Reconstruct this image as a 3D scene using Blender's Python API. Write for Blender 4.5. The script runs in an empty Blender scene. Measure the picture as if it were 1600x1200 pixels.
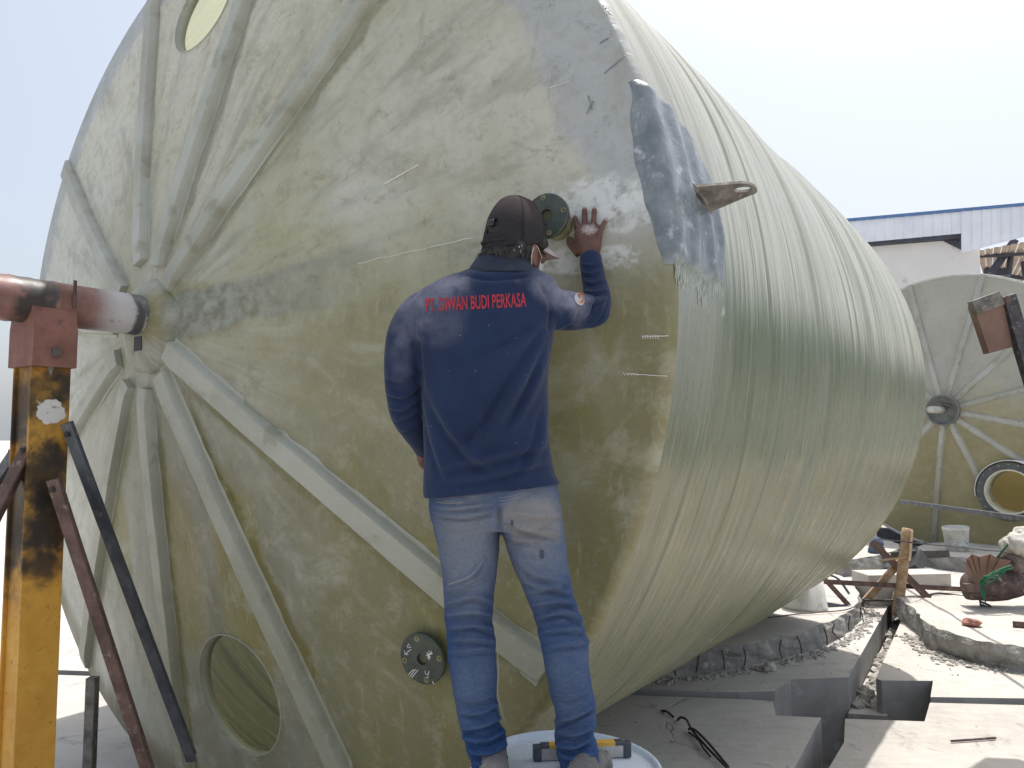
import bpy, bmesh, math, random
import numpy as np
from mathutils import Vector, Matrix, noise, geometry
from mathutils.bvhtree import BVHTree
random.seed(7)
sc = bpy.context.scene
COL = sc.collection
R = math.radians
# ------------------------------------------------------------------ camera
CAMZ = 1.85
PITCH = R(4.1)
cd = bpy.data.cameras.new('camera'); cam = bpy.data.objects.new('camera', cd); COL.objects.link(cam)
cam.location = (0, 0, CAMZ); cam.rotation_euler = (R(90) + PITCH, 0, 0)
cd.sensor_width = 36; cd.lens = 27.0; cd.clip_start = 0.05; cd.clip_end = 3000
sc.camera = cam
# ------------------------------------------------------------------ sky, sun, exposure
SUN_EL, SUN_AZ = R(67), R(36)            # azimuth measured clockwise from +y
w = bpy.data.worlds.new('World'); sc.world = w; w.use_nodes = True
wn = w.node_tree.nodes; wl = w.node_tree.links
bg = wn['Background']; bg.inputs['Strength'].default_value = 0.13
sky = wn.new('ShaderNodeTexSky'); sky.sky_type = 'NISHITA'; sky.sun_disc = False
sky.sun_elevation = SUN_EL; sky.sun_rotation = SUN_AZ
sky.air_density = 1.0; sky.dust_density = 6.0; sky.ozone_density = 1.0; sky.altitude = 50
hz = wn.new('ShaderNodeMix'); hz.data_type = 'RGBA'; hz.inputs['Factor'].default_value = .5     # thin bright overcast veil
[i for i in hz.inputs if i.identifier == 'B_Color'][0].default_value = (3.9, 4.15, 4.45, 1)
wl.new(sky.outputs[0], [i for i in hz.inputs if i.identifier == 'A_Color'][0])
wl.new([o for o in hz.outputs if o.identifier == 'Result_Color'][0], bg.inputs['Color'])
sd = bpy.data.lights.new('sun', 'SUN'); sd.energy = 2.85; sd.angle = R(0.6); sd.color = (1, .955, .9)
sun = bpy.data.objects.new('sun', sd); COL.objects.link(sun)
sdir = Vector((math.sin(SUN_AZ) * math.cos(SUN_EL), math.cos(SUN_AZ) * math.cos(SUN_EL), math.sin(SUN_EL)))
sun.rotation_euler = (-sdir).to_track_quat('-Z', 'Y').to_euler()
sc.view_settings.view_transform = 'Standard'; sc.view_settings.look = 'None'
sc.view_settings.exposure = 0.72; sc.view_settings.gamma = 1; sc.view_settings.use_curve_mapping = False

# ------------------------------------------------------------------ projection helpers (modelling reference only)
F = 1200.0
cP, sP = math.cos(PITCH), math.sin(PITCH)
def at(px, py, D):
    """point seen at photo pixel px,py at camera depth D"""
    x = (px - 800) / F; z = -(py - 600) / F
    return Vector((x * D, D * (cP - z * sP), CAMZ + D * (sP + z * cP)))
def gr(px, py, z=0.0):
    x = (px - 800) / F; q = -(py - 600) / F
    t = (z - CAMZ) / (sP + q * cP)
    return Vector((x * t, t * (cP - q * sP), z))
def pix(p):
    a = p[1]; b = p[2] - CAMZ
    y = a * cP + b * sP; z = -a * sP + b * cP
    return 800 + F * p[0] / y, 600 - F * z / y, y

# ------------------------------------------------------------------ object helpers
def tag(o, label=None, cat=None, group=None, kind=None):
    if label: o['label'] = label
    if cat: o['category'] = cat
    if group: o['group'] = group
    if kind: o['kind'] = kind
    return o
def empty(name, loc=(0, 0, 0), rz=0, label=None, cat=None, group=None):
    o = bpy.data.objects.new(name, None); COL.objects.link(o)
    o.location = loc; o.rotation_euler = (0, 0, rz)
    return tag(o, label, cat, group)
def link(name, me, mat=None, parent=None, smooth=False):
    o = bpy.data.objects.new(name, me); COL.objects.link(o)
    if mat is not None:
        for m in (mat if isinstance(mat, (list, tuple)) else [mat]): me.materials.append(m)
    if parent: o.parent = parent
    if smooth:
        me.polygons.foreach_set('use_smooth', [True] * len(me.polygons))
        if isinstance(smooth, float): me.set_sharp_from_angle(angle=R(smooth))
    return o
def obj(name, bm, mat=None, parent=None, smooth=False, recalc=True):
    me = bpy.data.meshes.new(name)
    if recalc: bmesh.ops.recalc_face_normals(bm, faces=bm.faces)
    bm.to_mesh(me); bm.free()
    return link(name, me, mat, parent, smooth)
def box(bm, c, s, rot=None, bev=0.0):
    M = Matrix.Translation(Vector(c)) @ (rot.to_4x4() if rot is not None else Matrix()) @ Matrix.Diagonal((s[0], s[1], s[2], 1))
    r = bmesh.ops.create_cube(bm, size=1, matrix=M)
    if bev:
        es = list({e for v in r['verts'] for e in v.link_edges})
        bmesh.ops.bevel(bm, geom=es, offset=bev, segments=2, affect='EDGES', profile=.6)
    return r
def frame(d, up=Vector((0, 0, 1))):
    d = d.normalized()
    if abs(d.dot(up)) > .98: up = Vector((0, 1, 0))
    x = d.cross(up).normalized(); z = x.cross(d).normalized()
    return Matrix((x, d, z)).transposed()          # columns: side, along, up
def beam(bm, a, b, wd, ht, bev=0.0, up=Vector((0, 0, 1))):
    a, b = Vector(a), Vector(b)
    return box(bm, (a + b) / 2, (wd, (b - a).length, ht), frame(b - a, up), bev)
def angle_bar(bm, a, b, wd, th=.006, up=Vector((0, 0, 1))):
    a, b = Vector(a), Vector(b); M = frame(b - a, up); L = (b - a).length; c = (a + b) / 2
    s, u = M.col[0], M.col[2]
    box(bm, c, (wd, L, th), M); box(bm, c + s * (wd / 2 - th / 2) - u * (wd / 2 + th * .45), (th, L, wd), M)
def tube(bm, pts, rad, n=10, cap=True, up=Vector((0, 0, 1))):
    pts = [Vector(p) for p in pts]; rings = []
    rr = rad if isinstance(rad, (list, tuple)) else [rad] * len(pts)
    pn = None
    for i, p in enumerate(pts):
        t = (pts[min(i + 1, len(pts) - 1)] - pts[max(i - 1, 0)]).normalized()
        if pn is None: x = frame(t, up).col[0]
        else: x = (pn - t * pn.dot(t)).normalized()
        pn = x; y = t.cross(x)
        rings.append([bm.verts.new(p + (x * math.cos(2 * math.pi * k / n) + y * math.sin(2 * math.pi * k / n)) * rr[i]) for k in range(n)])
    for a, b in zip(rings, rings[1:]):
        for k in range(n): bm.faces.new((a[k], a[(k + 1) % n], b[(k + 1) % n], b[k]))
    if cap: bm.faces.new(rings[0][::-1]); bm.faces.new(rings[-1])
def lathe(bm, prof, n=48, M=Matrix(), close=False):
    rings = [[bm.verts.new(M @ Vector((r * math.cos(2 * math.pi * k / n), r * math.sin(2 * math.pi * k / n), z))) for k in range(n)] for r, z in prof]
    pairs = list(zip(rings, rings[1:])) + ([(rings[-1], rings[0])] if close else [])
    for a, b in pairs:
        for k in range(n): bm.faces.new((a[k], a[(k + 1) % n], b[(k + 1) % n], b[k]))
    if not close:
        if prof[0][0] > 1e-5: bm.faces.new(rings[0][::-1])
        if prof[-1][0] > 1e-5: bm.faces.new(rings[-1])
def cr(pts, m=8, closed=False):
    """catmull-rom through vectors"""
    pts = [Vector(p) for p in pts]; n = len(pts); out = []
    rng = range(n if closed else n - 1)
    for i in rng:
        g = (lambda j: pts[j % n]) if closed else (lambda j: pts[max(0, min(n - 1, j))])
        p0, p1, p2, p3 = g(i - 1), g(i), g(i + 1), g(i + 2)
        for k in range(m):
            t = k / m
            out.append(.5 * ((2 * p1) + (p2 - p0) * t + (2 * p0 - 5 * p1 + 4 * p2 - p3) * t * t + (3 * p1 - p0 - 3 * p2 + p3) * t ** 3))
    if not closed: out.append(pts[-1])
    return out

# ------------------------------------------------------------------ node helpers
class NB:
    def __init__(s, name, rough=.7, metal=0.0, spec=.5):
        s.m = bpy.data.materials.new(name); s.m.use_nodes = True
        s.t = s.m.node_tree; s.n = s.t.nodes; s.l = s.t.links
        s.b = s.n['Principled BSDF']; s.b.inputs['Roughness'].default_value = rough
        s.b.inputs['Metallic'].default_value = metal; s.b.inputs['Specular IOR Level'].default_value = spec
        s.co = s.n.new('ShaderNodeTexCoord').outputs['Object']
    def _in(s, sock, v):
        if v is None: return
        if hasattr(v, 'is_output') or isinstance(v, bpy.types.NodeSocket): s.l.new(v, sock)
        else:
            if sock.type == 'RGBA' and len(v) == 3: v = (*v, 1)
            sock.default_value = v
    def map(s, v=None, scale=(1, 1, 1), loc=(0, 0, 0), rot=(0, 0, 0)):
        n = s.n.new('ShaderNodeMapping'); s._in(n.inputs['Vector'], v or s.co)
        n.inputs['Scale'].default_value = scale; n.inputs['Location'].default_value = loc; n.inputs['Rotation'].default_value = rot
        return n.outputs[0]
    def noise(s, v=None, scale=5, detail=4, rough=.5, dist=0.0):
        n = s.n.new('ShaderNodeTexNoise'); s._in(n.inputs['Vector'], v or s.co)
        n.inputs['Scale'].default_value = scale; n.inputs['Detail'].default_value = detail
        n.inputs['Roughness'].default_value = rough; n.inputs['Distortion'].default_value = dist
        return n.outputs['Fac']
    def voro(s, v=None, scale=5, feat='F1'):
        n = s.n.new('ShaderNodeTexVoronoi'); s._in(n.inputs['Vector'], v or s.co); n.feature = feat
        n.inputs['Scale'].default_value = scale
        return n.outputs['Distance']
    def math(s, op, a, b=None, c=None, clamp=False):
        n = s.n.new('ShaderNodeMath'); n.operation = op; n.use_clamp = clamp
        s._in(n.inputs[0], a); s._in(n.inputs[1], b); s._in(n.inputs[2], c)
        return n.outputs[0]
    def rng(s, v, a, b, c=0.0, d=1.0, smooth=True):
        n = s.n.new('ShaderNodeMapRange'); n.interpolation_type = 'SMOOTHSTEP' if smooth else 'LINEAR'
        s._in(n.inputs['Value'], v)
        for k, x in zip(('From Min', 'From Max', 'To Min', 'To Max'), (a, b, c, d)): n.inputs[k].default_value = x
        return n.outputs[0]
    def mix(s, f, a, b, mode='MIX'):
        n = s.n.new('ShaderNodeMix'); n.data_type = 'RGBA'; n.blend_type = mode
        s._in(n.inputs['Factor'], f)
        ia = [i for i in n.inputs if i.identifier == 'A_Color'][0]; ib = [i for i in n.inputs if i.identifier == 'B_Color'][0]
        s._in(ia, a); s._in(ib, b)
        return [o for o in n.outputs if o.identifier == 'Result_Color'][0]
    def vm(s, op, a, b=None):
        n = s.n.new('ShaderNodeVectorMath'); n.operation = op
        s._in(n.inputs[0], a)
        if b is not None: s._in(n.inputs[1], b)
        return n.outputs['Value'] if op in ('LENGTH', 'DISTANCE', 'DOT_PRODUCT') else n.outputs[0]
    def sep(s, v=None):
        n = s.n.new('ShaderNodeSeparateXYZ'); s._in(n.inputs[0], v or s.co); return n.outputs
    def comb(s, x, y, z):
        n = s.n.new('ShaderNodeCombineXYZ'); s._in(n.inputs[0], x); s._in(n.inputs[1], y); s._in(n.inputs[2], z); return n.outputs[0]
    def blob(s, c, r, wob=.4, nz=6, soft=.5, v=None, sc=(1, 1, 1)):
        """1 inside a wobbly blob at object-space c"""
        d = s.vm('LENGTH', s.map(s.vm('SUBTRACT', v or s.co, tuple(c)), scale=sc))
        nn = s.noise(scale=nz, detail=5, rough=.6)
        d = s.math('ADD', s.math('DIVIDE', d, r), s.math('MULTIPLY', s.math('SUBTRACT', nn, .5), wob * 2))
        return s.rng(d, 1 - soft * .5, 1 + soft * .5, 1, 0)
    def bump(s, h, strength=.3, dist=.01, nrm=None):
        n = s.n.new('ShaderNodeBump'); s._in(n.inputs['Height'], h)
        n.inputs['Strength'].default_value = strength; n.inputs['Distance'].default_value = dist
        if nrm is not None: s.l.new(nrm, n.inputs['Normal'])
        return n.outputs[0]
    def fin(s, col=None, rough=None, nrm=None, metal=None):
        s._in(s.b.inputs['Base Color'], col); s._in(s.b.inputs['Roughness'], rough); s._in(s.b.inputs['Metallic'], metal)
        if nrm is not None: s.l.new(nrm, s.b.inputs['Normal'])
        return s.m
    def translucent(s, col, fac):
        t = s.n.new('ShaderNodeBsdfTranslucent'); s._in(t.inputs['Color'], col)
        mx = s.n.new('ShaderNodeMixShader'); s._in(mx.inputs[0], fac)
        s.l.new(s.b.outputs[0], mx.inputs[1]); s.l.new(t.outputs[0], mx.inputs[2])
        s.l.new(mx.outputs[0], s.n['Material Output'].inputs['Surface'])

def simple(name, c1, c2=None, rough=.7, metal=0.0, scale=8, bump=.15, bscale=60, dist=.004, c3=None):
    k = NB(name, rough, metal)
    if c2 is None: c2 = tuple(x * .7 for x in c1)
    a = k.noise(scale=scale, detail=6, rough=.65)
    col = k.mix(k.rng(a, .35, .65), c1, c2)
    if c3 is not None: col = k.mix(k.rng(k.noise(scale=scale * 2.3, detail=8, rough=.7), .56, .68), col, c3)
    return k.fin(col, rough=k.rng(k.noise(scale=scale * 1.7), .3, .7, rough - .1, min(1, rough + .1)),
                 nrm=k.bump(k.noise(scale=bscale, detail=4), bump, dist))

# ------------------------------------------------------------------ materials
def concrete_mat(name='concrete', base=(.57, .55, .515), dark=(.45, .435, .41)):
    k = NB(name, .92, spec=.2)
    a = k.noise(scale=.9, detail=7, rough=.6); b = k.noise(scale=9, detail=8, rough=.7)
    col = k.mix(k.rng(a, .3, .7), base, dark)
    col = k.mix(k.rng(b, .35, .75, 0, .55), col, (.60, .575, .53))
    st = k.noise(scale=2.6, detail=9, rough=.75, dist=.8)
    col = k.mix(k.rng(st, .57, .66, 0, .6), col, (.27, .25, .22))
    sp = k.voro(scale=7.5)
    col = k.mix(k.math('MULTIPLY', k.rng(sp, .03, .10, 1, 0), k.rng(b, .5, .6)), col, (.15, .14, .13))
    trow = k.noise(k.map(scale=(3, 22, 3), rot=(0, 0, .5)), scale=1, detail=5)
    col = k.mix(k.rng(trow, .4, .7, 0, .18), col, (.30, .29, .27))
    ck = k.voro(k.map(scale=(1, 1, 1), loc=(3, 1, 0)), scale=.55, feat='DISTANCE_TO_EDGE')
    wob = k.math('ADD', ck, k.math('MULTIPLY', k.math('SUBTRACT', k.noise(scale=6, detail=6), .5), .06))
    crack = k.rng(k.math('ABSOLUTE', wob), .0, .006, 1, 0)
    col = k.mix(k.math('MULTIPLY', crack, .25), col, (.12, .115, .11))
    h = k.math('ADD', k.math('MULTIPLY', k.noise(scale=45, detail=6, rough=.7), .5), k.math('MULTIPLY', st, .8))
    h = k.math('SUBTRACT', h, k.math('MULTIPLY', crack, .5))
    return k.fin(col, nrm=k.bump(h, .55, .02))
M_conc = concrete_mat()
M_conc2 = concrete_mat('pale_concrete', (.55, .52, .47), (.43, .41, .375))
M_cut = simple('cut_concrete', (.36, .35, .335), (.27, .265, .255), .9, 0, 2.5, .3, 35, .008, (.42, .41, .40))
M_concside = simple('rough_concrete', (.33, .32, .30), (.20, .195, .185), .95, 0, 5, .8, 28, .03, (.43, .42, .40))

TR = 2.257; TL = 5.365; TB = .466
def frp_head():
    k = NB('head_laminate', .42, spec=.42)
    x, y, z = k.sep()
    P2 = k.comb(x, 0.0, z)
    big = k.noise(P2, scale=.75, detail=5, rough=.6, dist=.6)
    mid = k.noise(P2, scale=2.6, detail=7, rough=.65, dist=.5)
    fine = k.noise(P2, scale=17, detail=8, rough=.7)
    rr = k.vm('LENGTH', P2)
    th = k.math('ARCTAN2', z, x)
    radial = k.noise(k.comb(k.math('MULTIPLY', th, 7.0), k.math('MULTIPLY', rr, .9), 0.0), scale=1.6, detail=6, rough=.6)
    olive = (.345, .338, .225); grey = (.47, .475, .415); deep = (.19, .195, .075)
    col = k.mix(k.rng(big, .35, .62), olive, grey)
    # bleached dusty left half, dim light low down painted into the olive colour
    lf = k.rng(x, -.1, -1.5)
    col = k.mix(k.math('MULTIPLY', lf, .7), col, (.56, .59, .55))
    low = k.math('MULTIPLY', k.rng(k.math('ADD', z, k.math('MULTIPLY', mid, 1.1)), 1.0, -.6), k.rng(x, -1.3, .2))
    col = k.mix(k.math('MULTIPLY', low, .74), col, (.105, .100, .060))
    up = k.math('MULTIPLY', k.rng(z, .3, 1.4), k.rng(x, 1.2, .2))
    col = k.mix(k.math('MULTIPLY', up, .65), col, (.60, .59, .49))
    col = k.mix(k.rng(radial, .48, .68, 0, .6), col, (.23, .235, .20))
    col = k.mix(k.rng(radial, .46, .25, 0, .30), col, (.47, .48, .41))
    # resin pools with crisp tide lines along the lower right
    pool = k.noise(k.map(P2, scale=(1.6, 1, .8)), scale=1.35, detail=3, rough=.45, dist=.9)
    zone = k.math('MULTIPLY', k.rng(x, .7, 1.4), k.rng(z, .15, -.2))
    col = k.mix(k.math('MULTIPLY', k.math('MULTIPLY', k.rng(pool, .50, .53), zone), .65), col, (.19, .185, .055))
    edge = k.math('MULTIPLY', k.rng(k.math('ABSOLUTE', k.math('SUBTRACT', pool, .515)), .0, .018, 1, 0), zone)
    col = k.mix(k.math('MULTIPLY', edge, .35), col, (.14, .13, .04))
    # yellow drips beside the lower ribs
    for c, r_, s_ in (((-.02, 0, -1.05), .34, (1.9, 0, .8)), ((.42, 0, -1.15), .42, (2.6, 0, .75)), ((-.55, 0, -1.0), .3, (2.4, 0, .8)), ((.30, 0, .05), .3, (.8, 0, 2.4))):
        col = k.mix(k.math('MULTIPLY', k.blob(c, r_, .5, 3, .5, P2, s_), .6), col, (.22, .19, .03))
    # grey overlay laminate along the right rim and around the hand
    ring = k.math('MULTIPLY', k.rng(k.math('ADD', rr, k.math('MULTIPLY', k.math('SUBTRACT', mid, .5), .35)), 1.96, 2.04), k.rng(k.math('ADD', z, k.math('MULTIPLY', mid, .5)), .25, .6))
    col = k.mix(k.math('MULTIPLY', ring, .85), col, (.35, .38, .41))
    d2 = k.math('MULTIPLY', k.rng(rr, 2.02, 2.16), k.rng(z, .3, -.1))
    col = k.mix(k.math('MULTIPLY', d2, .8), col, (.14, .125, .075))
    rl = k.math('MULTIPLY', k.rng(k.math('ADD', x, k.math('MULTIPLY', mid, .5)), .8, 1.4), k.rng(z, .25, -.15))
    col = k.mix(k.math('MULTIPLY', rl, .55), col, (.18, .165, .05))
    # brush scuffs
    sc1 = k.noise(k.map(P2, scale=(6, 1, 22), rot=(0, .5, 0)), scale=2.2, detail=8, rough=.75)
    col = k.mix(k.math('MULTIPLY', k.rng(sc1, .60, .72), k.rng(mid, .42, .6)), col, (.50, .51, .46))
    sc2 = k.noise(k.map(P2, scale=(18, 1, 3), rot=(0, -.7, 0)), scale=2.5, detail=8, rough=.75)
    col = k.mix(k.math('MULTIPLY', k.rng(sc2, .62, .72), .55), col, (.46, .48, .44))
    wave = k.math('ABSOLUTE', k.math('SUBTRACT', k.noise(P2, scale=3.3, detail=9, rough=.7, dist=2.0), .5))
    col = k.mix(k.math('MULTIPLY', k.rng(wave, 0, .006, 1, 0), k.rng(mid, .54, .66, 0, .4)), col, (.52, .54, .48))
    col = k.mix(k.rng(fine, .44, .70, 0, .30), col, (.17, .165, .12))
    fib = k.noise(P2, scale=60, detail=7, rough=.8)
    col = k.mix(k.rng(fib, .52, .70, 0, .16), col, (.48, .48, .42))
    cloudy = k.noise(k.comb(k.math('MULTIPLY', th, 2.2), k.math('MULTIPLY', rr, 1.1), 0.0), scale=2.4, detail=9, rough=.66, dist=1.0)
    col = k.mix(k.rng(cloudy, .50, .70, 0, .35), col, (.45, .45, .40)); col = k.mix(k.rng(cloudy, .48, .32, 0, .35), col, (.21, .205, .13))
    # darker strip along one side of each stiffening rib
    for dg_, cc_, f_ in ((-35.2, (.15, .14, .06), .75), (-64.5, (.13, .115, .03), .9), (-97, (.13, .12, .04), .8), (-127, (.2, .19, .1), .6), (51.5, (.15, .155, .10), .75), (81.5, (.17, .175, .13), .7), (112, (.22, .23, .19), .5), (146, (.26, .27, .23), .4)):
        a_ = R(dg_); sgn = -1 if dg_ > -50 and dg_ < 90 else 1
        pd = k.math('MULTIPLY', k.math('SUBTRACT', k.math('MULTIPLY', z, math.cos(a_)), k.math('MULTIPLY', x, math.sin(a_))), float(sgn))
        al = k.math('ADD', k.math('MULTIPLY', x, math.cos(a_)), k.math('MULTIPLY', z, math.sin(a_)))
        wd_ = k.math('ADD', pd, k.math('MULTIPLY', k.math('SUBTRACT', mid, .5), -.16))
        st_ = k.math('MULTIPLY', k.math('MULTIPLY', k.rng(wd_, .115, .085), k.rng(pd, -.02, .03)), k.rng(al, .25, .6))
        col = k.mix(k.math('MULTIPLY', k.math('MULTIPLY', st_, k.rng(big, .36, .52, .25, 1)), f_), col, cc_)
    # darker seam band from the hub towards the hand
    sv = k.math('ABSOLUTE', k.math('SUBTRACT', z, k.math('MULTIPLY', x, .125)))
    sv = k.math('ADD', sv, k.math('MULTIPLY', k.math('SUBTRACT', mid, .5), .10))
    sm = k.math('MULTIPLY', k.rng(sv, .125, .080), k.rng(k.math('ADD', x, k.math('MULTIPLY', mid, .6)), 1.75, .75))
    sm = k.math('MULTIPLY', sm, k.rng(x, .12, .2))
    col = k.mix(k.math('MULTIPLY', sm, .8), col, k.mix(k.rng(fine, .4, .65), (.145, .165, .15), (.24, .26, .235)))
    # mottled cure marks all over
    mot = k.noise(P2, scale=8.5, detail=10, rough=.78, dist=.4)
    col = k.mix(k.rng(mot, .50, .64, 0, .38), col, (.37, .365, .29)); col = k.mix(k.rng(mot, .47, .36, 0, .40), col, (.15, .14, .085))
    vb = k.noise(k.map(P2, scale=(9, 1, 2.2), rot=(0, .35, 0)), scale=2.0, detail=9, rough=.75)
    col = k.mix(k.rng(vb, .55, .68, 0, .35), col, (.42, .42, .36)); col = k.mix(k.rng(vb, .44, .34, 0, .3), col, (.19, .18, .12))
    # white dusty smears next to the hand, and near hub
    for c, r_, s_, f_ in (((2.03, 0, .31), .17, (1, 0, 2.4), .85), ((1.95, 0, .10), .16, (.8, 0, 3.4), .7), ((.45, 0, .02), .26, (1, 0, 1.5), .10), ((1.05, 0, .42), .2, (.6, 0, 2.5), .15), ((2.1, 0, .25), .13, (1, 0, 2), .7)):
        col = k.mix(k.math('MULTIPLY', k.math('MULTIPLY', k.blob(c, r_, .9, 9, .4, P2, s_), k.rng(fine, .38, .56)), f_), col, (.62, .65, .66))
    h = k.math('ADD', k.math('MULTIPLY', fine, .4), k.math('ADD', k.math('MULTIPLY', radial, 1.2), k.math('MULTIPLY', mid, 1.5)))
    nr = k.bump(h, .6, .012)
    rough = k.rng(mid, .3, .7, .34, .62)
    k.fin(col, rough=rough, nrm=nr); k.translucent((.55, .52, .34), .045)
    return k.m
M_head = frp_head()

def frp_shell():
    k = NB('wound_laminate', .35, spec=.5)
    x, y, z = k.sep()
    th = k.math('ARCTAN2', z, x)
    cx = k.math('COSINE', th); sz = k.math('SINE', th)
    hel = k.math('ADD', y, k.math('MULTIPLY', th, .018))
    def streak(axk, ck, det=3, ro=.6):
        return k.noise(k.comb(k.math('MULTIPLY', cx, ck), k.math('MULTIPLY', hel, axk), k.math('MULTIPLY', sz, ck)), scale=1, detail=det, rough=ro)
    s1 = streak(80, 1.6, 5, .7); s2 = streak(17, .8, 5, .65); s3 = streak(4.5, .5, 4, .6); s4 = streak(170, 12, 3, .7)
    blot = k.noise(scale=1.3, detail=5)
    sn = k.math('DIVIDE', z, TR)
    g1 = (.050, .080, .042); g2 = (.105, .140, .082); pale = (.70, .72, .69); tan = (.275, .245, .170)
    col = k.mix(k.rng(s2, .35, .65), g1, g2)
    # painted in: sun-washed top, dark reflection at the springline, ground bounce below
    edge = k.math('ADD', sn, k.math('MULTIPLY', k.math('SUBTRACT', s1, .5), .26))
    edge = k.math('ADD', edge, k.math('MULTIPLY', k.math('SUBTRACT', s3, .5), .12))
    sun_top = k.rng(edge, -.03, .14)
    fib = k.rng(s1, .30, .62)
    col = k.mix(k.math('MULTIPLY', sun_top, k.math('ADD', .34, k.math('MULTIPLY', fib, .62))), col, pale)
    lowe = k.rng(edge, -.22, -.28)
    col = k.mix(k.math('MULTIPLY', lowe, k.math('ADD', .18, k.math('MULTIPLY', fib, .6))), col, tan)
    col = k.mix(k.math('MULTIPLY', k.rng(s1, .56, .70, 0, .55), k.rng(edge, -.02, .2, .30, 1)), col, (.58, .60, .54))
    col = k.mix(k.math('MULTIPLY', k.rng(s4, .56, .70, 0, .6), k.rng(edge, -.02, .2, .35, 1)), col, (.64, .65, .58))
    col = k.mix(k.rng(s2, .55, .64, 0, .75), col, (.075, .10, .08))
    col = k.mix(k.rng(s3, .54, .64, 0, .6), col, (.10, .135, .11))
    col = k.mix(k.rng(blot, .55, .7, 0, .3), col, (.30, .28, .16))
    # grey dusty skin by the near rim
    nr_ = k.math('MULTIPLY', k.rng(k.math('ADD', y, k.math('MULTIPLY', s3, .5)), .85, .45), k.rng(sn, -.25, .0))
    col = k.mix(k.math('MULTIPLY', nr_, .45), col, (.45, .46, .45))
    h = k.math('ADD', k.math('MULTIPLY', s1, .6), k.math('ADD', k.math('MULTIPLY', s2, 1.0), k.math('MULTIPLY', s4, .25)))
    k.fin(col, rough=k.rng(s2, .3, .7, .20, .42), nrm=k.bump(h, .55, .009)); k.translucent((.80, .82, .62), k.math('ADD', .07, k.math('MULTIPLY', sun_top, .24)))
    return k.m
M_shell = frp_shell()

def frp_rib(name='rib_laminate', a=(.45, .47, .42), b=(.34, .35, .29)):
    k = NB(name, .42, spec=.5)
    n1 = k.noise(scale=2.2, detail=6, rough=.6); n2 = k.noise(scale=26, detail=7, rough=.7)
    x, y, z = k.sep()
    col = k.mix(k.rng(n1, .35, .65), a, b)
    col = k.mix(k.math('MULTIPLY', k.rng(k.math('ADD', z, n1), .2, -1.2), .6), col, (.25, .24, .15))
    col = k.mix(k.rng(n2, .5, .75, 0, .5), col, (.50, .52, .48))
    col = k.mix(k.rng(k.noise(scale=9, detail=6), .58, .68, 0, .4), col, (.2, .2, .12))
    k.fin(col, nrm=k.bump(k.math('ADD', n2, k.math('MULTIPLY', k.noise(scale=8), 2)), .4, .006)); k.translucent((.7, .7, .42), .12)
    return k.m
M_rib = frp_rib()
M_patch = simple('grey_patch_laminate', (.215, .245, .27), (.125, .15, .172), .32, 0, 9, .5, 60, .004, (.38, .41, .45))
M_dkfl = simple('green_flange_laminate', (.055, .07, .055), (.035, .045, .035), .35, 0, 20, .1)
M_pipe_lam = simple('nozzle_laminate', (.27, .27, .15), (.15, .15, .07), .4, 0, 14, .3, 40, .006)
M_chalk = simple('chalk_mark', (.75, .76, .74), (.6, .6, .58), .9)
M_galv = simple('weathered_steel', (.22, .205, .19), (.10, .09, .08), .55, .4, 14, .4, 60, .003, (.32, .30, .28))
M_rust = simple('rusty_steel', (.16, .10, .085), (.085, .055, .05), .8, .1, 9, .5, 50, .004, (.26, .20, .18))
M_dark = simple('dark_steel', (.095, .108, .13), (.055, .062, .078), .55, .3, 9, .3, 50, .003, (.15, .14, .14))
M_wood = simple('weathered_timber', (.42, .30, .19), (.26, .17, .10), .85, 0, 12, .5, 50, .004, (.55, .45, .34))
M_black = simple('black_rubber', (.02, .02, .022), (.035, .035, .04), .6)
M_lid = simple('drum_lid_paint', (.62, .69, .76), (.56, .64, .72), .35, 0, 5, .05, 30, .003, (.50, .57, .62))
M_white = simple('white_plastic', (.68, .68, .65), (.5, .49, .45), .5, 0, 6, .1, 30, .003, (.35, .33, .28))

def burnt_paint(name, base, alt, spots, soot=(.02, .018, .017), flake=None):
    k = NB(name, .5, spec=.4)
    n1 = k.noise(scale=4, detail=7, rough=.65)
    col = k.mix(k.rng(n1, .35, .68), base, alt)
    for c, r_, s_ in spots: col = k.mix(k.math('MULTIPLY', k.blob(c, r_ * 1.15, 1.3, 9, 1.2, None, s_), .9), col, soot)
    if flake:
        for c, r_, s_ in flake: col = k.mix(k.blob(c, r_, 1.1, 13, .12, None, s_), col, (.58, .58, .56))
    sp = k.noise(scale=45, detail=5, rough=.7)
    col = k.mix(k.rng(sp, .60, .70, 0, .7), col, (.10, .05, .03))
    return k.fin(col, rough=k.rng(n1, .3, .7, .4, .7), nrm=k.bump(k.math('ADD', sp, n1), .3, .004))

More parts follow.
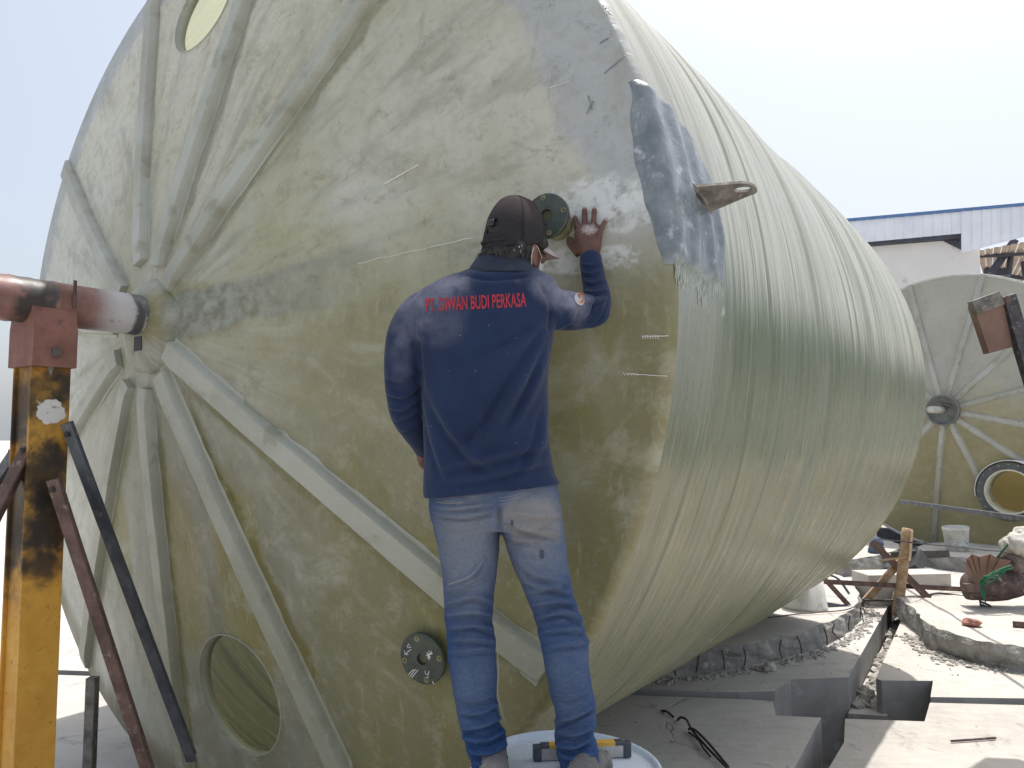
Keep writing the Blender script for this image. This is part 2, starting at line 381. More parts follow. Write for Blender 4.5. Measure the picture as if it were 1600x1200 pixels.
# ------------------------------------------------------------------ GROUND
GR = []
def plate(name, poly, z, thick, mat, side=None, rough_edge=0.0, m=1, label=None, cat=None, kind='structure', group=None, closed_spline=False, dz=0.0):
    pts = [Vector((p[0], p[1], 0)) for p in poly]
    if closed_spline: pts = cr(pts, m, True)
    elif m > 1:
        q = []
        for i in range(len(pts)):
            a, b = pts[i], pts[(i + 1) % len(pts)]
            nn = max(1, min(60, int((b - a).length / .12)))
            q += [a.lerp(b, j / nn) for j in range(nn)]
        pts = q
    bm = bmesh.new(); layers = 4 if rough_edge else 1
    rings = []
    ctr = sum(pts, Vector()) / len(pts)
    for j in range(layers + 1):
        t = j / layers; ring = []
        for i, p in enumerate(pts):
            q = p.copy()
            if rough_edge:
                out = (p - ctr).normalized()
                q += out * rough_edge * (noise.noise(Vector((p.x * 6, p.y * 6, t * 2.2))) * 1.0 + (.35 * noise.noise(Vector((p.x * 19, p.y * 19, t * 9)))) - (.25 if j == 0 else 0))
            ring.append(bm.verts.new((q.x, q.y, z - thick * t + (rough_edge * .25 * noise.noise(Vector((p.x * 9, p.y * 9, 5))) if j == 0 else 0))))
        rings.append(ring)
    f = bm.faces.new(rings[0]); f.normal_update()
    if f.normal.z < 0: f.normal_flip()
    n = len(pts)
    for a, b in zip(rings, rings[1:]):
        for i in range(n): fc = bm.faces.new((a[i], a[(i + 1) % n], b[(i + 1) % n], b[i])); fc.material_index = 1
    o = obj(name, bm, [mat, side or (M_concside if rough_edge else M_cut)])
    tag(o, label, cat, group, kind)
    return o
# big surrounding ground
bm = bmesh.new(); x0, x1, y0, y1, B = -9.0, 16.0, 1.2, 30.0, 900.0
V = [bm.verts.new((x, y, 0)) for x, y in ((-B, -B), (B, -B), (B, B), (-B, B), (x0, y0), (x1, y0), (x1, y1), (x0, y1))]
for a, b in ((0, 1), (1, 2), (2, 3), (3, 0)): bm.faces.new((V[a], V[b], V[b + 4], V[a + 4]))
tag(obj('ground', bm, M_conc2), kind='structure')
bm = bmesh.new(); bmesh.ops.create_grid(bm, x_segments=2, y_segments=2, size=1, matrix=Matrix.Translation((3.5, 15, -.62)) @ Matrix.Diagonal((14, 16, 1, 1)))
tag(obj('pit_floor', bm, simple('pit_mud', (.17, .165, .155), (.11, .105, .10), .95, 0, 4, .6, 20, .03)), kind='structure')
TH = .62
sl1 = Vector((4.12, 8.59, 0)); sl0 = Vector((2.65, 6.18, 0)); dS = (sl1 - sl0).normalized()
far_l = sl0 + dS * 24.5; far_l = Vector((sl0.x + dS.x * (y1 - sl0.y) / dS.y, y1, 0))
wS = Vector((.19, .0, 0))
E_l = Vector((0.88, 5.85)); E_r = Vector((1.66, 5.77))
def exL(p, q, x): return (x, p[1] + (q[1] - p[1]) * (x - p[0]) / (q[0] - p[0]))
# plate behind the cross slot, left of the long slot
plate('concrete_floor', [exL((.88, 5.85), (1.66, 5.77), x0), (1.66, 5.77), (1.93, 5.80), (2.15, 6.07), (2.62, 6.13), (far_l.x, y1), (x0, y1)], 0, TH, M_conc, m=2)
# right of the long slot
plate('slot_floor', [(2.58, 6.06), (2.85, 6.0), (far_l.x + .3, y1 - .5), (far_l.x - .1, y1 - .5)], -.25, .3, M_conc2, m=1)
plate('concrete_floor', [(2.82, 6.10), (2.84, 6.05), (3.23, 6.04), (3.01, 5.67), (3.66, 5.64), (x1, 5.2), (x1, y1), (far_l.x + .19, y1)], 0, TH, M_conc2, m=2)
# in front of the cross slot
plate('concrete_floor', [(x0, exL((.86, 5.71), (1.60, 5.63), x0)[1]), (1.60, 5.63), (1.85, 5.59), (1.77, 5.30), (2.06, 5.26), (1.59, 4.47), (1.25, 3.9), (.6, 2.6), (.3, y0), (x0, y0)], 0, TH, M_conc, m=2)
plate('concrete_floor', [(2.94, 5.55), (2.71, 5.19), (2.21, 5.24), (2.03, 4.84), (1.73, 4.39), (1.55, 3.9), (1.0, 2.6), (.8, y0), (x1, y0), (x1, 5.07), (3.57, 5.50)], 0, TH, M_conc2, m=2)
# big round cast slabs lying on the floor
circ = [(0 + 4.07 * math.cos(a), 10.0 + 4.07 * math.sin(a)) for a in np.linspace(0, 2 * math.pi, 181)[:-1]]
plate('concrete_slab', circ, .18, .18, M_conc, rough_edge=.05, kind='structure')
plate('concrete_slab', [(3.85, 7.46), (3.7, 6.96), (3.74, 6.67), (3.9, 6.38), (4.10, 6.22), (4.7, 5.98), (5.9, 5.9), (7.2, 6.6), (7.7, 7.9), (7.3, 9.0), (6.2, 9.55), (4.9, 9.35), (4.15, 8.5)], .2, .2, M_conc2, rough_edge=.05, m=14, closed_spline=True)
plate('concrete_slab', [(3.9, 10.4), (4.9, 10.75), (5.9, 11.8), (6.0, 13.0), (5.0, 14), (3, 14), (2.2, 12.5), (2.8, 10.9)], .22, .22, M_conc2, rough_edge=.04, m=10, closed_spline=True)
plate('concrete_slab', [(6.15, 11.0), (7.2, 10.6), (9.5, 10.9), (10.5, 12.0), (9.5, 13.0), (7.2, 12.6), (6.2, 11.9)], .2, .2, M_conc2, rough_edge=.04, m=10, closed_spline=True)

# ------------------------------------------------------------------ TANK builder
def head_h(r, Rr, b): return -b * (1 - min(1, r / Rr) ** 1.15)
def head_mesh(Rr, b, holes, nr=34, na=150):
    co = []; edges = []
    rmax = Rr - .035
    co.append(Vector((0, 0)))
    for i in range(1, nr + 1):
        r = rmax * i / nr
        m = max(12, int(na * (i / nr) ** .8)) if i < nr else 200
        for k in range(m):
            a = 2 * math.pi * (k + .5 * (i % 2)) / m
            p = Vector((r * math.cos(a), r * math.sin(a)))
            if all((p - Vector(c)).length > h * 1.06 for c, h in holes): co.append(p)
    base = len(co) - 200
    edges += [(base + k, base + (k + 1) % 200) for k in range(200)]
    for c, h in holes:
        s0 = len(co)
        for k in range(40):
            a = 2 * math.pi * k / 40; co.append(Vector((c[0] + h * math.cos(a), c[1] + h * math.sin(a))))
        edges += [(s0 + k, s0 + (k + 1) % 40) for k in range(40)]
    v, e, f, _, _, _ = geometry.delaunay_2d_cdt(co, edges, [], 0, 1e-6)
    bm = bmesh.new(); bv = []
    for p in v:
        r = p.length
        wv = .004 * noise.noise(Vector((p.x * 2.2, p.y * 2.2, 1))) + .0025 * noise.noise(Vector((p.x * 7, p.y * 7, 4)))
        bv.append(bm.verts.new((p.x, head_h(r, Rr, b) + wv * min(1, (Rr - r) * 6), p.y)))
    for t in f:
        c = sum((v[i] for i in t), Vector((0, 0))) / len(t)
        if any((c - Vector(cc)).length < h * .985 for cc, h in holes) or c.length > rmax: continue
        bm.faces.new([bv[i] for i in t])
    # knuckle to the shell
    prev = None
    n = 200
    loops = []
    for j in range(6):
        t = j / 5; ph = t * math.pi / 2
        r = rmax + .035 * math.sin(ph); y = head_h(rmax, Rr, b) + (.045 - head_h(rmax, Rr, b)) * (1 - math.cos(ph))
        loops.append([bm.verts.new((r * math.cos(2 * math.pi * (k + .5 * (nr % 2)) / n), y, r * math.sin(2 * math.pi * (k + .5 * (nr % 2)) / n))) for k in range(n)])
    for a, b2 in zip(loops, loops[1:]):
        for k in range(n): bm.faces.new((a[k], b2[k], b2[(k + 1) % n], a[(k + 1) % n]))
    for fc in bm.faces:
        fc.normal_update()
        if fc.normal.y > 0: fc.normal_flip()
    return bm
def rib_bm(Rr, b, ang, r0, r1, wd=.10, ht=.042, n=26, seed=0):
    bm = bmesh.new(); rings = []
    ca, sa = math.cos(ang), math.sin(ang); side = Vector((-sa, 0, ca)); out = Vector((ca, 0, sa))
    for i in range(n + 1):
        t = i / n; r = r0 + (r1 - r0) * t
        h = head_h(r, Rr, b); taper = 1.0
        if t < .02: taper = .75
        if t > .95: taper = 1 - (t - .95) * 8
        w_ = wd * (1 + .05 * noise.noise(Vector((t * 5, seed, 0)))) * (.92 + .16 * t); hh = ht * taper * (1 + .06 * noise.noise(Vector((t * 4, seed, 7))))
        prof = [(-.66, -.01), (-.50, .05), (-.44, .80), (-.38, 1.0), (.38, 1.0), (.44, .80), (.50, .05), (.66, -.01)]
        wob = .004 * noise.noise(Vector((t * 6, seed, 3)))
        base = out * r + Vector((0, h, 0)) + side * wob
        rings.append([bm.verts.new(base + side * (u * w_) + Vector((0, -1, 0)) * (v * hh) + Vector((0, .0025 * noise.noise(Vector((t * 18, u * 3, seed))), 0))) for u, v in prof])
    m = len(rings[0])
    for a, c in zip(rings, rings[1:]):
        for k in range(m - 1): bm.faces.new((a[k], a[k + 1], c[k + 1], c[k]))
        bm.faces.new((a[m - 1], a[0], c[0], c[m - 1]))
    bm.faces.new(rings[0]); bm.faces.new(rings[-1][::-1])
    return bm
def shell_bm(Rr, Ln, nth=256, nax=420, y0=.045, ridges=True, seed=1):
    rng = np.random.RandomState(seed)
    ys = np.linspace(y0, Ln, nax)
    prof = np.zeros(nax)
    if ridges:
        y_ = y0
        while y_ < Ln:
            wdt = rng.uniform(.05, .34); amp = rng.uniform(-.0045, .0060)
            prof += amp / (1 + np.exp(-(ys - y_) / .004)) - amp / (1 + np.exp(-(ys - y_ - wdt) / .006)); y_ += wdt * rng.uniform(.5, 1.2)
        for yy, am in ((.80, -.012), (1.05, .006), (2.0, -.011), (2.9, -.010), (3.6, -.008), (1.5, .005), (4.3, -.008)):
            prof += am * np.exp(-((ys - yy) / .028) ** 2)
    th = np.linspace(0, 2 * np.pi, nth + 1)[:-1]
    T, Y = np.meshgrid(th, ys, indexing='ij')
    # helical drift and waviness of the bands
    sh = .05 * np.sin(T) + .03 * np.sin(2 * T + 1)
    P = np.interp((Y + sh).ravel(), ys, prof).reshape(T.shape)
    P += .006 * np.sin(3 * T + Y * 1.3) + .004 * np.sin(5 * T - Y * 2.1 + 1)
    fade = np.clip((Y - y0) / .12, 0, 1); rad = Rr + P * fade
    bm = bmesh.new(); me = bpy.data.meshes.new('shell')
    co = np.stack([rad * np.cos(T), Y, rad * np.sin(T)], -1).reshape(-1, 3)
    idx = np.arange(nth * nax).reshape(nth, nax)
    a = idx[:, :-1]; b = idx[:, 1:]; c = np.roll(idx, -1, 0)[:, 1:]; d = np.roll(idx, -1, 0)[:, :-1]
    faces = np.stack([a, b, c, d], -1).reshape(-1, 4)
    me.from_pydata(co.tolist(), [], faces.tolist()); me.update(); bm.free()
    return me
def pol(r, deg): return (r * math.cos(R(deg)), r * math.sin(R(deg)))
def opening_rim(c, h, Rr, b, mat, root, depth=.05, name='opening_rim', wd=.005):
    bm = bmesh.new()
    ring = []
    n = 48
    for rr_, dy in ((h + wd, -.004), (h - .001, -.006), (h - .002, depth), (h + wd, depth)):
        row = []
        for k in range(n):
            a = 2 * math.pi * k / n; x, z = c[0] + rr_ * math.cos(a), c[1] + rr_ * math.sin(a)
            row.append(bm.verts.new((x, head_h(math.hypot(x, z), Rr, b) + dy, z)))
        ring.append(row)
    for a, c2 in zip(ring, ring[1:] + ring[:1]):
        for k in range(n): bm.faces.new((a[k], a[(k + 1) % n], c2[(k + 1) % n], c2[k]))
    return obj(name, bm, mat, root, True)
AXIS = Matrix(((1, 0, 0), (0, 0, 1), (0, 1, 0)))   # lathe z -> local y
def hbasis(r, deg, Rr, b):
    """frame on the head surface: z column points out of the tank"""
    c = Vector((*pol(r, deg),)); y = head_h(r, Rr, b)
    dr = (head_h(r + .01, Rr, b) - head_h(r - .01, Rr, b)) / .02
    e = Vector((math.cos(R(deg)), 0, math.sin(R(deg)))); nrm = Vector((0, -1, 0)) + e * dr; nrm.normalize()
    s = Vector((0, 0, 1)); s = (s - nrm * s.dot(nrm)).normalized(); t = s.cross(nrm)
    M = Matrix((t, s, nrm)).transposed().to_4x4(); M.translation = Vector((c[0], y, c[1])); return M
def nozzle(root, r, deg, Rr, b, fr, pr, out, marks=True, bolts=4):
    M = hbasis(r, deg, Rr, b)
    bm = bmesh.new(); lathe(bm, [(pr * 1.7, -.01), (pr * 1.35, .008), (pr * 1.05, .03), (pr, out - .02), (pr * .98, out)], 32, M)
    nz = obj('nozzle', bm, M_pipe_lam, root, True)
    bm = bmesh.new(); t = .02; prof = [(pr * .62, out + t), (fr - .003, out + t), (fr, out + t - .003), (fr, out + .002), (fr - .003, out), (pr * .6, out)]
    lathe(bm, prof, 48, M, close=True)
    fl = obj('flange', bm, M_dkfl, nz, False)
    bm = bmesh.new()
    lathe(bm, [(0.0001, out + t * .35), (pr * .66, out + t * .36)], 24, M)
    obj('pipe_bore', bm, simple('bore_laminate', (.10, .10, .05), (.06, .06, .03), .6), nz)
    for k in range(bolts):
        a = 2 * math.pi * (k + .08) / bolts + .05
        bm = bmesh.new(); c = M @ Vector((fr * .80 * math.cos(a), fr * .80 * math.sin(a), out + t + .0015))
        MM = M.copy(); MM.translation = c
        lathe(bm, [(fr * .075, 0), (fr * .11, .001), (fr * .12, 0)], 16, MM)
        obj('bolt_hole', bm, M_pipe_lam, nz)
    if marks:
        def stroke(pts, wd=.0022):
            bm = bmesh.new()
            tube(bm, [M @ Vector((x * fr, y * fr, out + t + .001)) for x, y in pts], wd * .5, 6)
            return bm
        bmA = bmesh.new()
        for pts in ([(.25, .30), (.42, .12), (.30, .16), (.50, .34)], [(.22, .18), (.52, .30)], [(.28, .08), (.48, .40)], [(.34, .02), (.36, .40)],
                    [(-.62, .42), (-.55, .55), (-.45, .42), (-.60, .40)], [(-.45, .35), (-.75, .10)], [(-.75, .25), (-.75, .10), (-.60, .12)],
                    [(-.60, -.75), (-.30, -.42)], [(-.52, -.78), (-.20, -.44)], [(-.66, -.68), (-.40, -.44)],
                    [(.12, -.42), (.12, -.55), (.24, -.55), (.24, -.68), (.12, -.68)], [(.30, -.42), (.22, -.60)], [(.42, -.80), (.46, -.90)]):
            tube(bmA, [M @ Vector((x * fr, y * fr, out + t + .0012)) for x, y in pts], .0016, 5)
        tag(obj('chalk_marks', bmA, M_chalk, nz), kind='stuff')
    return nz

# ------------------------------------------------------------------ MAIN TANK
TC = Vector((-1.3283, 3.7, 2.338)); TAZ = R(54.3)
tank = empty('storage_tank', (TC.x, TC.y, TC.z), -(math.pi / 2 - TAZ),
             'huge olive fibreglass tank on its side that the man in the blue shirt leans against', 'tank')
h1, h2 = pol(1.66, 95.5), pol(1.62, -80)
holes = [(h1, .235), (h2, .265)]
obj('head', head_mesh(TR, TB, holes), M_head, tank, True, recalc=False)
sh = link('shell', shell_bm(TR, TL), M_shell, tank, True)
# far head
def inner(name, a, tr, f):
    k = NB(name, .6); n = k.noise(scale=2.5, detail=6)
    k.fin(k.mix(k.rng(n, .35, .65), a, tuple(x * .7 for x in a))); k.translucent(tr, f); return k.m
M_farh = inner('sunlit_laminate', (.42, .42, .33), (.80, .78, .55), .55)
bm = bmesh.new(); lathe(bm, [(TR * t + .0001, TL + .35 * (1 - t ** 1.6)) for t in np.linspace(0, 1, 14)], 96, AXIS.to_4x4())
obj('far_head', bm, M_farh, tank, True)
for c, h in holes: opening_rim(c, h, TR, TB, M_rib, tank)
for i, (dg, r0, r1, wd) in enumerate(((146, .33, 2.19, .092), (112, .33, 2.19, .088), (81.5, .27, 2.19, .092), (51.5, .22, 2.19, .090), (-35.2, .20, 2.19, .108), (-64.5, .24, 2.19, .098), (-97, .27, 2.19, .088), (-127, .30, 2.19, .088), (-157, .3, 2.19, .10), (173, .33, 2.19, .10))):
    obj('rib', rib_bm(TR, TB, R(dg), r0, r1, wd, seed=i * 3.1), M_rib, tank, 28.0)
# hub plate
bm = bmesh.new(); prof = [(.0001, -TB - .03), (.12, -TB - .03), (.17, -TB - .012), (.20, -TB + .02), (.215, -TB + .06)]
lathe(bm, prof, 64, AXIS.to_4x4())
def dent(b_):
    for q in list(b_.verts):
        x, y, z = q.co; r_ = math.hypot(x, z)
        if r_ > .01:
            g = 1 + .16 * noise.noise(Vector((x / r_ * 1.7, z / r_ * 1.7, 2))); q.co = Vector((x * g, y + .006 * noise.noise(Vector((x, y, z)) * 16), z * g))
dent(bm); hubp = obj('hub_plate', bm, M_head, tank, True)
bm = bmesh.new(); box(bm, (0.005, -TB - .028, -.075), (.088, .012, .075), bev=.01); obj('hub_slot', bm, simple('cream_edge', (.52, .50, .38), (.4, .38, .26), .6), hubp)
bm = bmesh.new(); box(bm, (0.012, -TB - .031, -.078), (.062, .012, .062)); obj('hub_slot_void', bm, M_black, hubp)

# grey laminate pad over the corner, with lifting lug
def patch_pt(deg, s, lift):
    """s<0 on head (distance in from rim), s>0 axial distance on the shell"""
    a = R(deg); ca, sa = math.cos(a), math.sin(a)
    if s < -.03:
        r = TR + s; return Vector((r * ca, head_h(r, TR, TB) - lift, r * sa))
    if s > .05: return Vector(((TR + lift) * ca, s, (TR + lift) * sa))
    t = (s + .03) / .08; ph = t * math.pi / 2
    rr_ = TR - .03 + (.03 + lift) * math.sin(ph); y = head_h(TR - .03, TR, TB) - lift + (.05 + lift) * (1 - math.cos(ph))
    return Vector((rr_ * ca, y, rr_ * sa))
bm = bmesh.new(); rows = []
NS, NT_ = 56, 70
for i in range(NT_ + 1):
    t = i / NT_; deg = 1.6 + 16.4 * t
    sL = -.02 - .055 * math.sin(math.pi * min(1, t * 1.02)) - .035 * max(0, t - .6) ; sR = .45 - .30 * max(0, (t - .70) / .30) ** 1.5 + .03 * math.sin(t * 5)
    row = []
    for j in range(NS + 1):
        u = j / NS; s = sL + (sR - sL) * u
        e = min(1, min(u * .7, 1 - u) * 10, min(t, 1 - t) * 14)
        e = math.sin(e * math.pi / 2)
        fold = .018 * math.sin(s * 44 + 2.2 * noise.noise(Vector((t * 2.2, s * 3, 1)))) * (.6 + .6 * noise.noise(Vector((t * 2, s * 5, 3))))
        fold += .004 * noise.noise(Vector((t * 5, s * 12, 8))) + .001 * noise.noise(Vector((t * 22, s * 40, 2)))
        thk = .003 + .007 * min(1, u * 3.5)
        fold *= 1.5 * min(1, .2 + u * 2.4)
        row.append(bm.verts.new(patch_pt(deg + .5 * noise.noise(Vector((s * 9, t * 2, 5))), s + .012 * noise.noise(Vector((t * 6, u * 2, 11))), .001 + e * max(.0085, thk + .005 + fold * .42))))
    rows.append(row)
for a, c in zip(rows, rows[1:]):
    for j in range(NS): bm.faces.new((a[j], c[j], c[j + 1], a[j + 1]))
pad = obj('patch_pad', bm, M_patch, tank, True)
# ragged fibre fringe below the pad
bm = bmesh.new()
for i in range(2600):
    s = random.uniform(.03, .44); ln = random.uniform(.3, 2.0) * (.6 + s * 1.4) * (1.7 if random.random() < .15 else 1)
    d0 = 2.4 + random.uniform(-.6, .4); w_ = random.uniform(.0005, .0017)
    pts = []
    for q in range(5):
        tt = q / 4; dd = d0 - ln * tt; lf = .004 * (1 - tt) + .0022
        c0 = patch_pt(dd, s + .01 * tt * random.uniform(-1, 1), lf); c1 = patch_pt(dd, s + w_ * (1 - tt * .8), lf)
        pts.append((bm.verts.new(c0), bm.verts.new(c1)))
    for p, q in zip(pts, pts[1:]): bm.faces.new((p[0], p[1], q[1], q[0]))
fr_ = obj('fibre_fringe', bm, simple('dry_fibre', (.42, .46, .43), (.28, .32, .27), .5), tank)
fr_['kind'] = 'stuff'
# lifting lug
lb = patch_pt(9.2, .31, .02); e_r = Vector((math.cos(R(9.2)), 0, math.sin(R(9.2)))); e_a = Vector((0, 1, 0))
e_dir = (e_r * .86 + e_a * .52).normalized()
lugo = []
A0 = patch_pt(9.4, .20, .012); A1 = patch_pt(7.7, .345, .012)
M0 = (A0 + A1) / 2; tipd = .27
bm = bmesh.new()
ax_ = (A0 - A1).normalized(); out = e_r - ax_ * e_r.dot(ax_)
out = (e_r * 1.0 + e_a * .22 ).normalized()
hw = (A0 - A1).length / 2
outl = [M0 + ax_ * hw - out * .03, M0 - ax_ * hw - out * .03]
tipc = M0 + ax_ * (hw * .30) + out * .155
tr_ = .034
pp = [outl[0]]
pp = [M0 + ax_ * hw - out * .03]
for k in range(0, 11):
    a = math.pi * k / 10
    pp.append(tipc + ax_ * tr_ * math.cos(a) + out * tr_ * math.sin(a))
pp.append(M0 - ax_ * hw - out * .03)
nrmL = ax_.cross(out).normalized()
holec = [tipc + ax_ * .014 * math.cos(2 * math.pi * k / 20) + out * (.028 * math.sin(2 * math.pi * k / 20) - .006) for k in range(20)]
# 2D triangulation with a hole
def to2(p): q = p - M0; return Vector((q.dot(ax_), q.dot(out)))
c2 = [to2(p) for p in pp + holec]; n1 = len(pp)
ed = [(k, (k + 1) % n1) for k in range(n1)] + [(n1 + k, n1 + (k + 1) % 20) for k in range(20)]
v2, _, f2, _, _, _ = geometry.delaunay_2d_cdt(c2, ed, [], 0, 1e-6)
hc = to2(tipc - out * .008)
def inpoly(p, P):
    c = False; j = len(P) - 1
    for i in range(len(P)):
        if (P[i].y > p.y) != (P[j].y > p.y) and p.x < (P[j].x - P[i].x) * (p.y - P[i].y) / (P[j].y - P[i].y) + P[i].x: c = not c
        j = i
    return c
bvs = [bm.verts.new(M0 + ax_ * p.x + out * p.y) for p in v2]
for t in f2:
    c = sum((v2[i] for i in t), Vector((0, 0))) / 3
    if inpoly(c, c2[:n1]) and not inpoly(c, c2[n1:]): bm.faces.new([bvs[i] for i in t])
ret = bmesh.ops.extrude_face_region(bm, geom=list(bm.faces))
for v in [g for g in ret['geom'] if isinstance(g, bmesh.types.BMVert)]: v.co += nrmL * .012
obj('lifting_lug', bm, M_galv, tank)
# weld bead at the lug root
bm = bmesh.new(); tube(bm, [A0 + out * .004 + nrmL * .007, M0 + out * .012 + nrmL * .007, A1 + out * .004 + nrmL * .007], [.009, .012, .009], 8)
obj('weld_bead', bm, M_galv, tank, True)

# pencil / chalk lines on the head and a glued sliver
bm = bmesh.new()
def head_line(p0, p1, wd, n=14, wob=.002):
    pts = []
    for i in range(n + 1):
        t = i / n; x = p0[0] + (p1[0] - p0[0]) * t; z = p0[1] + (p1[1] - p0[1]) * t
        x += wob * noise.noise(Vector((t * 8, p0[0], 1))); z += wob * noise.noise(Vector((t * 8, p0[1], 9)))
        pts.append(Vector((x, head_h(math.hypot(x, z), TR, TB) - .0035, z)))
    tube(bm, pts, wd, 5)
def hp(px, py):
    """tank-local head point under a photo pixel"""
    o = Vector((0, 0, CAMZ)); v = at(px, py, 1) - o
    Mi = tank_M.inverted(); o2 = Mi @ o; v2_ = Mi.to_3x3() @ v
    t = .5
    while t < 9:
        p = o2 + v2_ * t
        if p.y > head_h(math.hypot(p.x, p.z), TR, TB): break
        t += .002
    return p
tank_M = Matrix.Translation(tank.location) @ Matrix.Rotation(tank.rotation_euler.z, 4, 'Z')
nozzle(tank, 1.84, -43.2, TR, TB, .093, .034, .035)
_q = hp(873, 353); nozzle(tank, math.hypot(_q.x, _q.z), math.degrees(math.atan2(_q.z, _q.x)), TR, TB, .074, .033, .10, marks=False)
def px_line(a, b, wd, wob=.002):
    p, q = hp(*a), hp(*b); head_line((p.x, p.z), (q.x, q.z), wd, wob=wob)
px_line((1004, 526), (1046, 525), .0012); px_line((980, 584), (1044, 588), .0012)
for x in range(1004, 1030, 4): px_line((x, 523), (x + 2, 530), .001)
for x in range(975, 1000, 5): px_line((x, 582), (x + 3, 587), .0008)
px_line((560, 412), (740, 372), .0012, .006); px_line((860, 138), (890, 128), .0012)
px_line((602, 288), (655, 258), .0022, .001)
tag(obj('chalk_marks', bm, M_chalk, tank), kind='stuff')
# brush strokes of thick resin by the rim, like those above the pad
bm = bmesh.new()
for a, b in (((938, 68), (952, 60)), ((945, 115), (978, 88)), ((920, 150), (926, 172)), ((928, 158), (918, 178)), ((940, 6), (955, 24))):
    px_line(a, b, .0018, .003)
tag(obj('resin_runs', bm, M_patch, tank, True), kind='stuff')

# ------------------------------------------------------------------ SHAFT AND STAND at the near end
nv = Vector((math.cos(TAZ), math.sin(TAZ), 0)); dv = Vector((nv.y, -nv.x, 0))
HUBZ = 2.385
hub = Vector((TC.x, TC.y, 0)) - nv * .50 + Vector((0, 0, HUBZ))
def shaft_mat():
    k = NB('shaft_paint', .45, spec=.5)
    x, y, z = k.sep()   # y runs from hub end 0 to the free end
    n1 = k.noise(scale=9, detail=7, rough=.65); n2 = k.noise(scale=3, detail=4)
    yy = k.math('ADD', y, k.math('MULTIPLY', k.math('SUBTRACT', n1, .5), .06))
    red = k.mix(k.rng(n1, .35, .7), (.25, .13, .11), (.16, .08, .068))
    col = k.mix(k.rng(yy, .25, .10), red, (.52, .51, .52))
    soot = k.math('MULTIPLY', k.rng(yy, .065, .045), k.rng(yy, -.06, -.02))
    col = k.mix(k.math('MULTIPLY', soot, k.rng(n1, .3, .55, .5, .95)), col, (.06, .065, .075))
    col = k.mix(k.math('MULTIPLY', k.rng(yy, .02, .00), k.rng(n1, .50, .56)), col, (.6, .6, .58))
    s2 = k.math('MULTIPLY', k.rng(yy, .35, .37), k.rng(yy, .53, .49))
    col = k.mix(k.math('MULTIPLY', s2, k.rng(n1, .30, .50)), col, (.045, .038, .035))
    col = k.mix(k.rng(k.noise(scale=30, detail=6, rough=.7), .6, .7, 0, .5), col, (.12, .07, .06))
    return k.fin(col, rough=k.rng(n1, .3, .7, .35, .6), nrm=k.bump(n1, .3, .004))
shaft = empty('steel_shaft', hub, -(math.pi / 2 - TAZ) + math.pi, 'red and white burnt steel pipe running into the hub of the big tank', 'pipe')
bm = bmesh.new(); RS = .087
Mx = Matrix(((1, 0, 0, 0), (0, 0, 1, 0), (0, 1, 0, 0), (0, 0, 0, 1)))
lathe(bm, [(.0001, .02), (RS * .82, .02), (RS * .84, -.012), (RS - .004, -.012), (RS, 0), (RS, .12), (RS * 1.0, .15), (RS, .3), (RS, .345), (RS + .003, .35), (RS + .003, .358), (RS, .365), (RS, .42), (RS + .002, .44), (RS, .48), (RS + .003, .51), (RS, .53), (RS, 1.6)], 56, Mx)
obj('pipe', bm, shaft_mat(), shaft, True)
bm = bmesh.new(); rings_ = [Vector((RS * 1.02 * math.cos(a), .475, RS * 1.02 * math.sin(a))) for a in np.linspace(R(35), R(150), 14)]
# ribbed rebar stub standing against the pipe
stub = []
M_sy = Vector((-(RS + .007), .305, 0))
for q in range(19):
    stub.append(M_sy + Vector((0, 0, -.02 + q * .006)))
tube(bm, stub, [.006 if q % 2 else .0075 for q in range(19)], 8)
obj('rebar_stub', bm, M_rust, shaft, True)

ps = .36      # distance from hub to post centre along the shaft
pc = hub - nv * (ps + .012)
stand = empty('support_stand', (pc.x, pc.y, 0), -(math.pi / 2 - TAZ), 'scorched yellow steel column with a red cradle under the burnt pipe', 'stand')
ctop = HUBZ - RS
yel = burnt_paint('burnt_yellow_paint', (.62, .34, .05), (.50, .24, .035),
                  [((.09, -.0, 1.72), .10, (1, 1, 1.1)), ((.10, .04, 1.52), .10, (.6, 1, 1.2)), ((-.02, -.12, 1.98), .14, (.7, .7, 1)), ((-.06, -.1, 1.62), .16, (1.2, .6, .6)), ((.09, .08, 2.05), .07, (1, 1, .8)), ((.09, 0, 1.38), .10, (.8, 1, 2.2))],
                  flake=[((.08, .0, 1.955), .052, (1, 1.0, 1.1))])
redp = simple('red_oxide_paint', (.25, .115, .09), (.17, .075, .06), .7, 0, 7, .2, 40, .003, (.12, .06, .05))
bm = bmesh.new()
hw_, hd_ = .078, .072            # column: half-width across (x), half-depth along the axis (y)
box(bm, (0, 0, (ctop - .17) / 2), (2 * hw_ - .03, 2 * hd_ - .03, ctop - .17))
for sx in (-1, 1): box(bm, (sx * (hw_ - .006), 0, (ctop - .172) / 2), (.012, 2 * hd_, ctop - .172), bev=.003)
for sy in (-1, 1): box(bm, (0, sy * (hd_ - .018), (ctop - .174) / 2), (2 * hw_ - .028, .008, ctop - .174))
obj('column', bm, yel, stand)
bm = bmesh.new()
n_ = 14; half = .105; pts2 = [(-half - .0, 0), (half + .0, 0), (half, .145)]
for k in range(n_ + 1):
    a = R(20) + (math.pi - R(40)) * k / n_
    pts2.append((RS * 1.02 * math.cos(a), .172 + RS - RS * 1.02 * math.sin(a) - .0))
pts2.append((-half, .145))
base_z = ctop - .172
vsA = [bm.verts.new((x, -.080, base_z + z)) for x, z in pts2]; vsB = [bm.verts.new((x, .080, base_z + z)) for x, z in pts2]
bm.faces.new(vsA); bm.faces.new(vsB[::-1])
for i in range(len(pts2)): j = (i + 1) % len(pts2); bm.faces.new((vsA[i], vsB[i], vsB[j], vsA[j]))
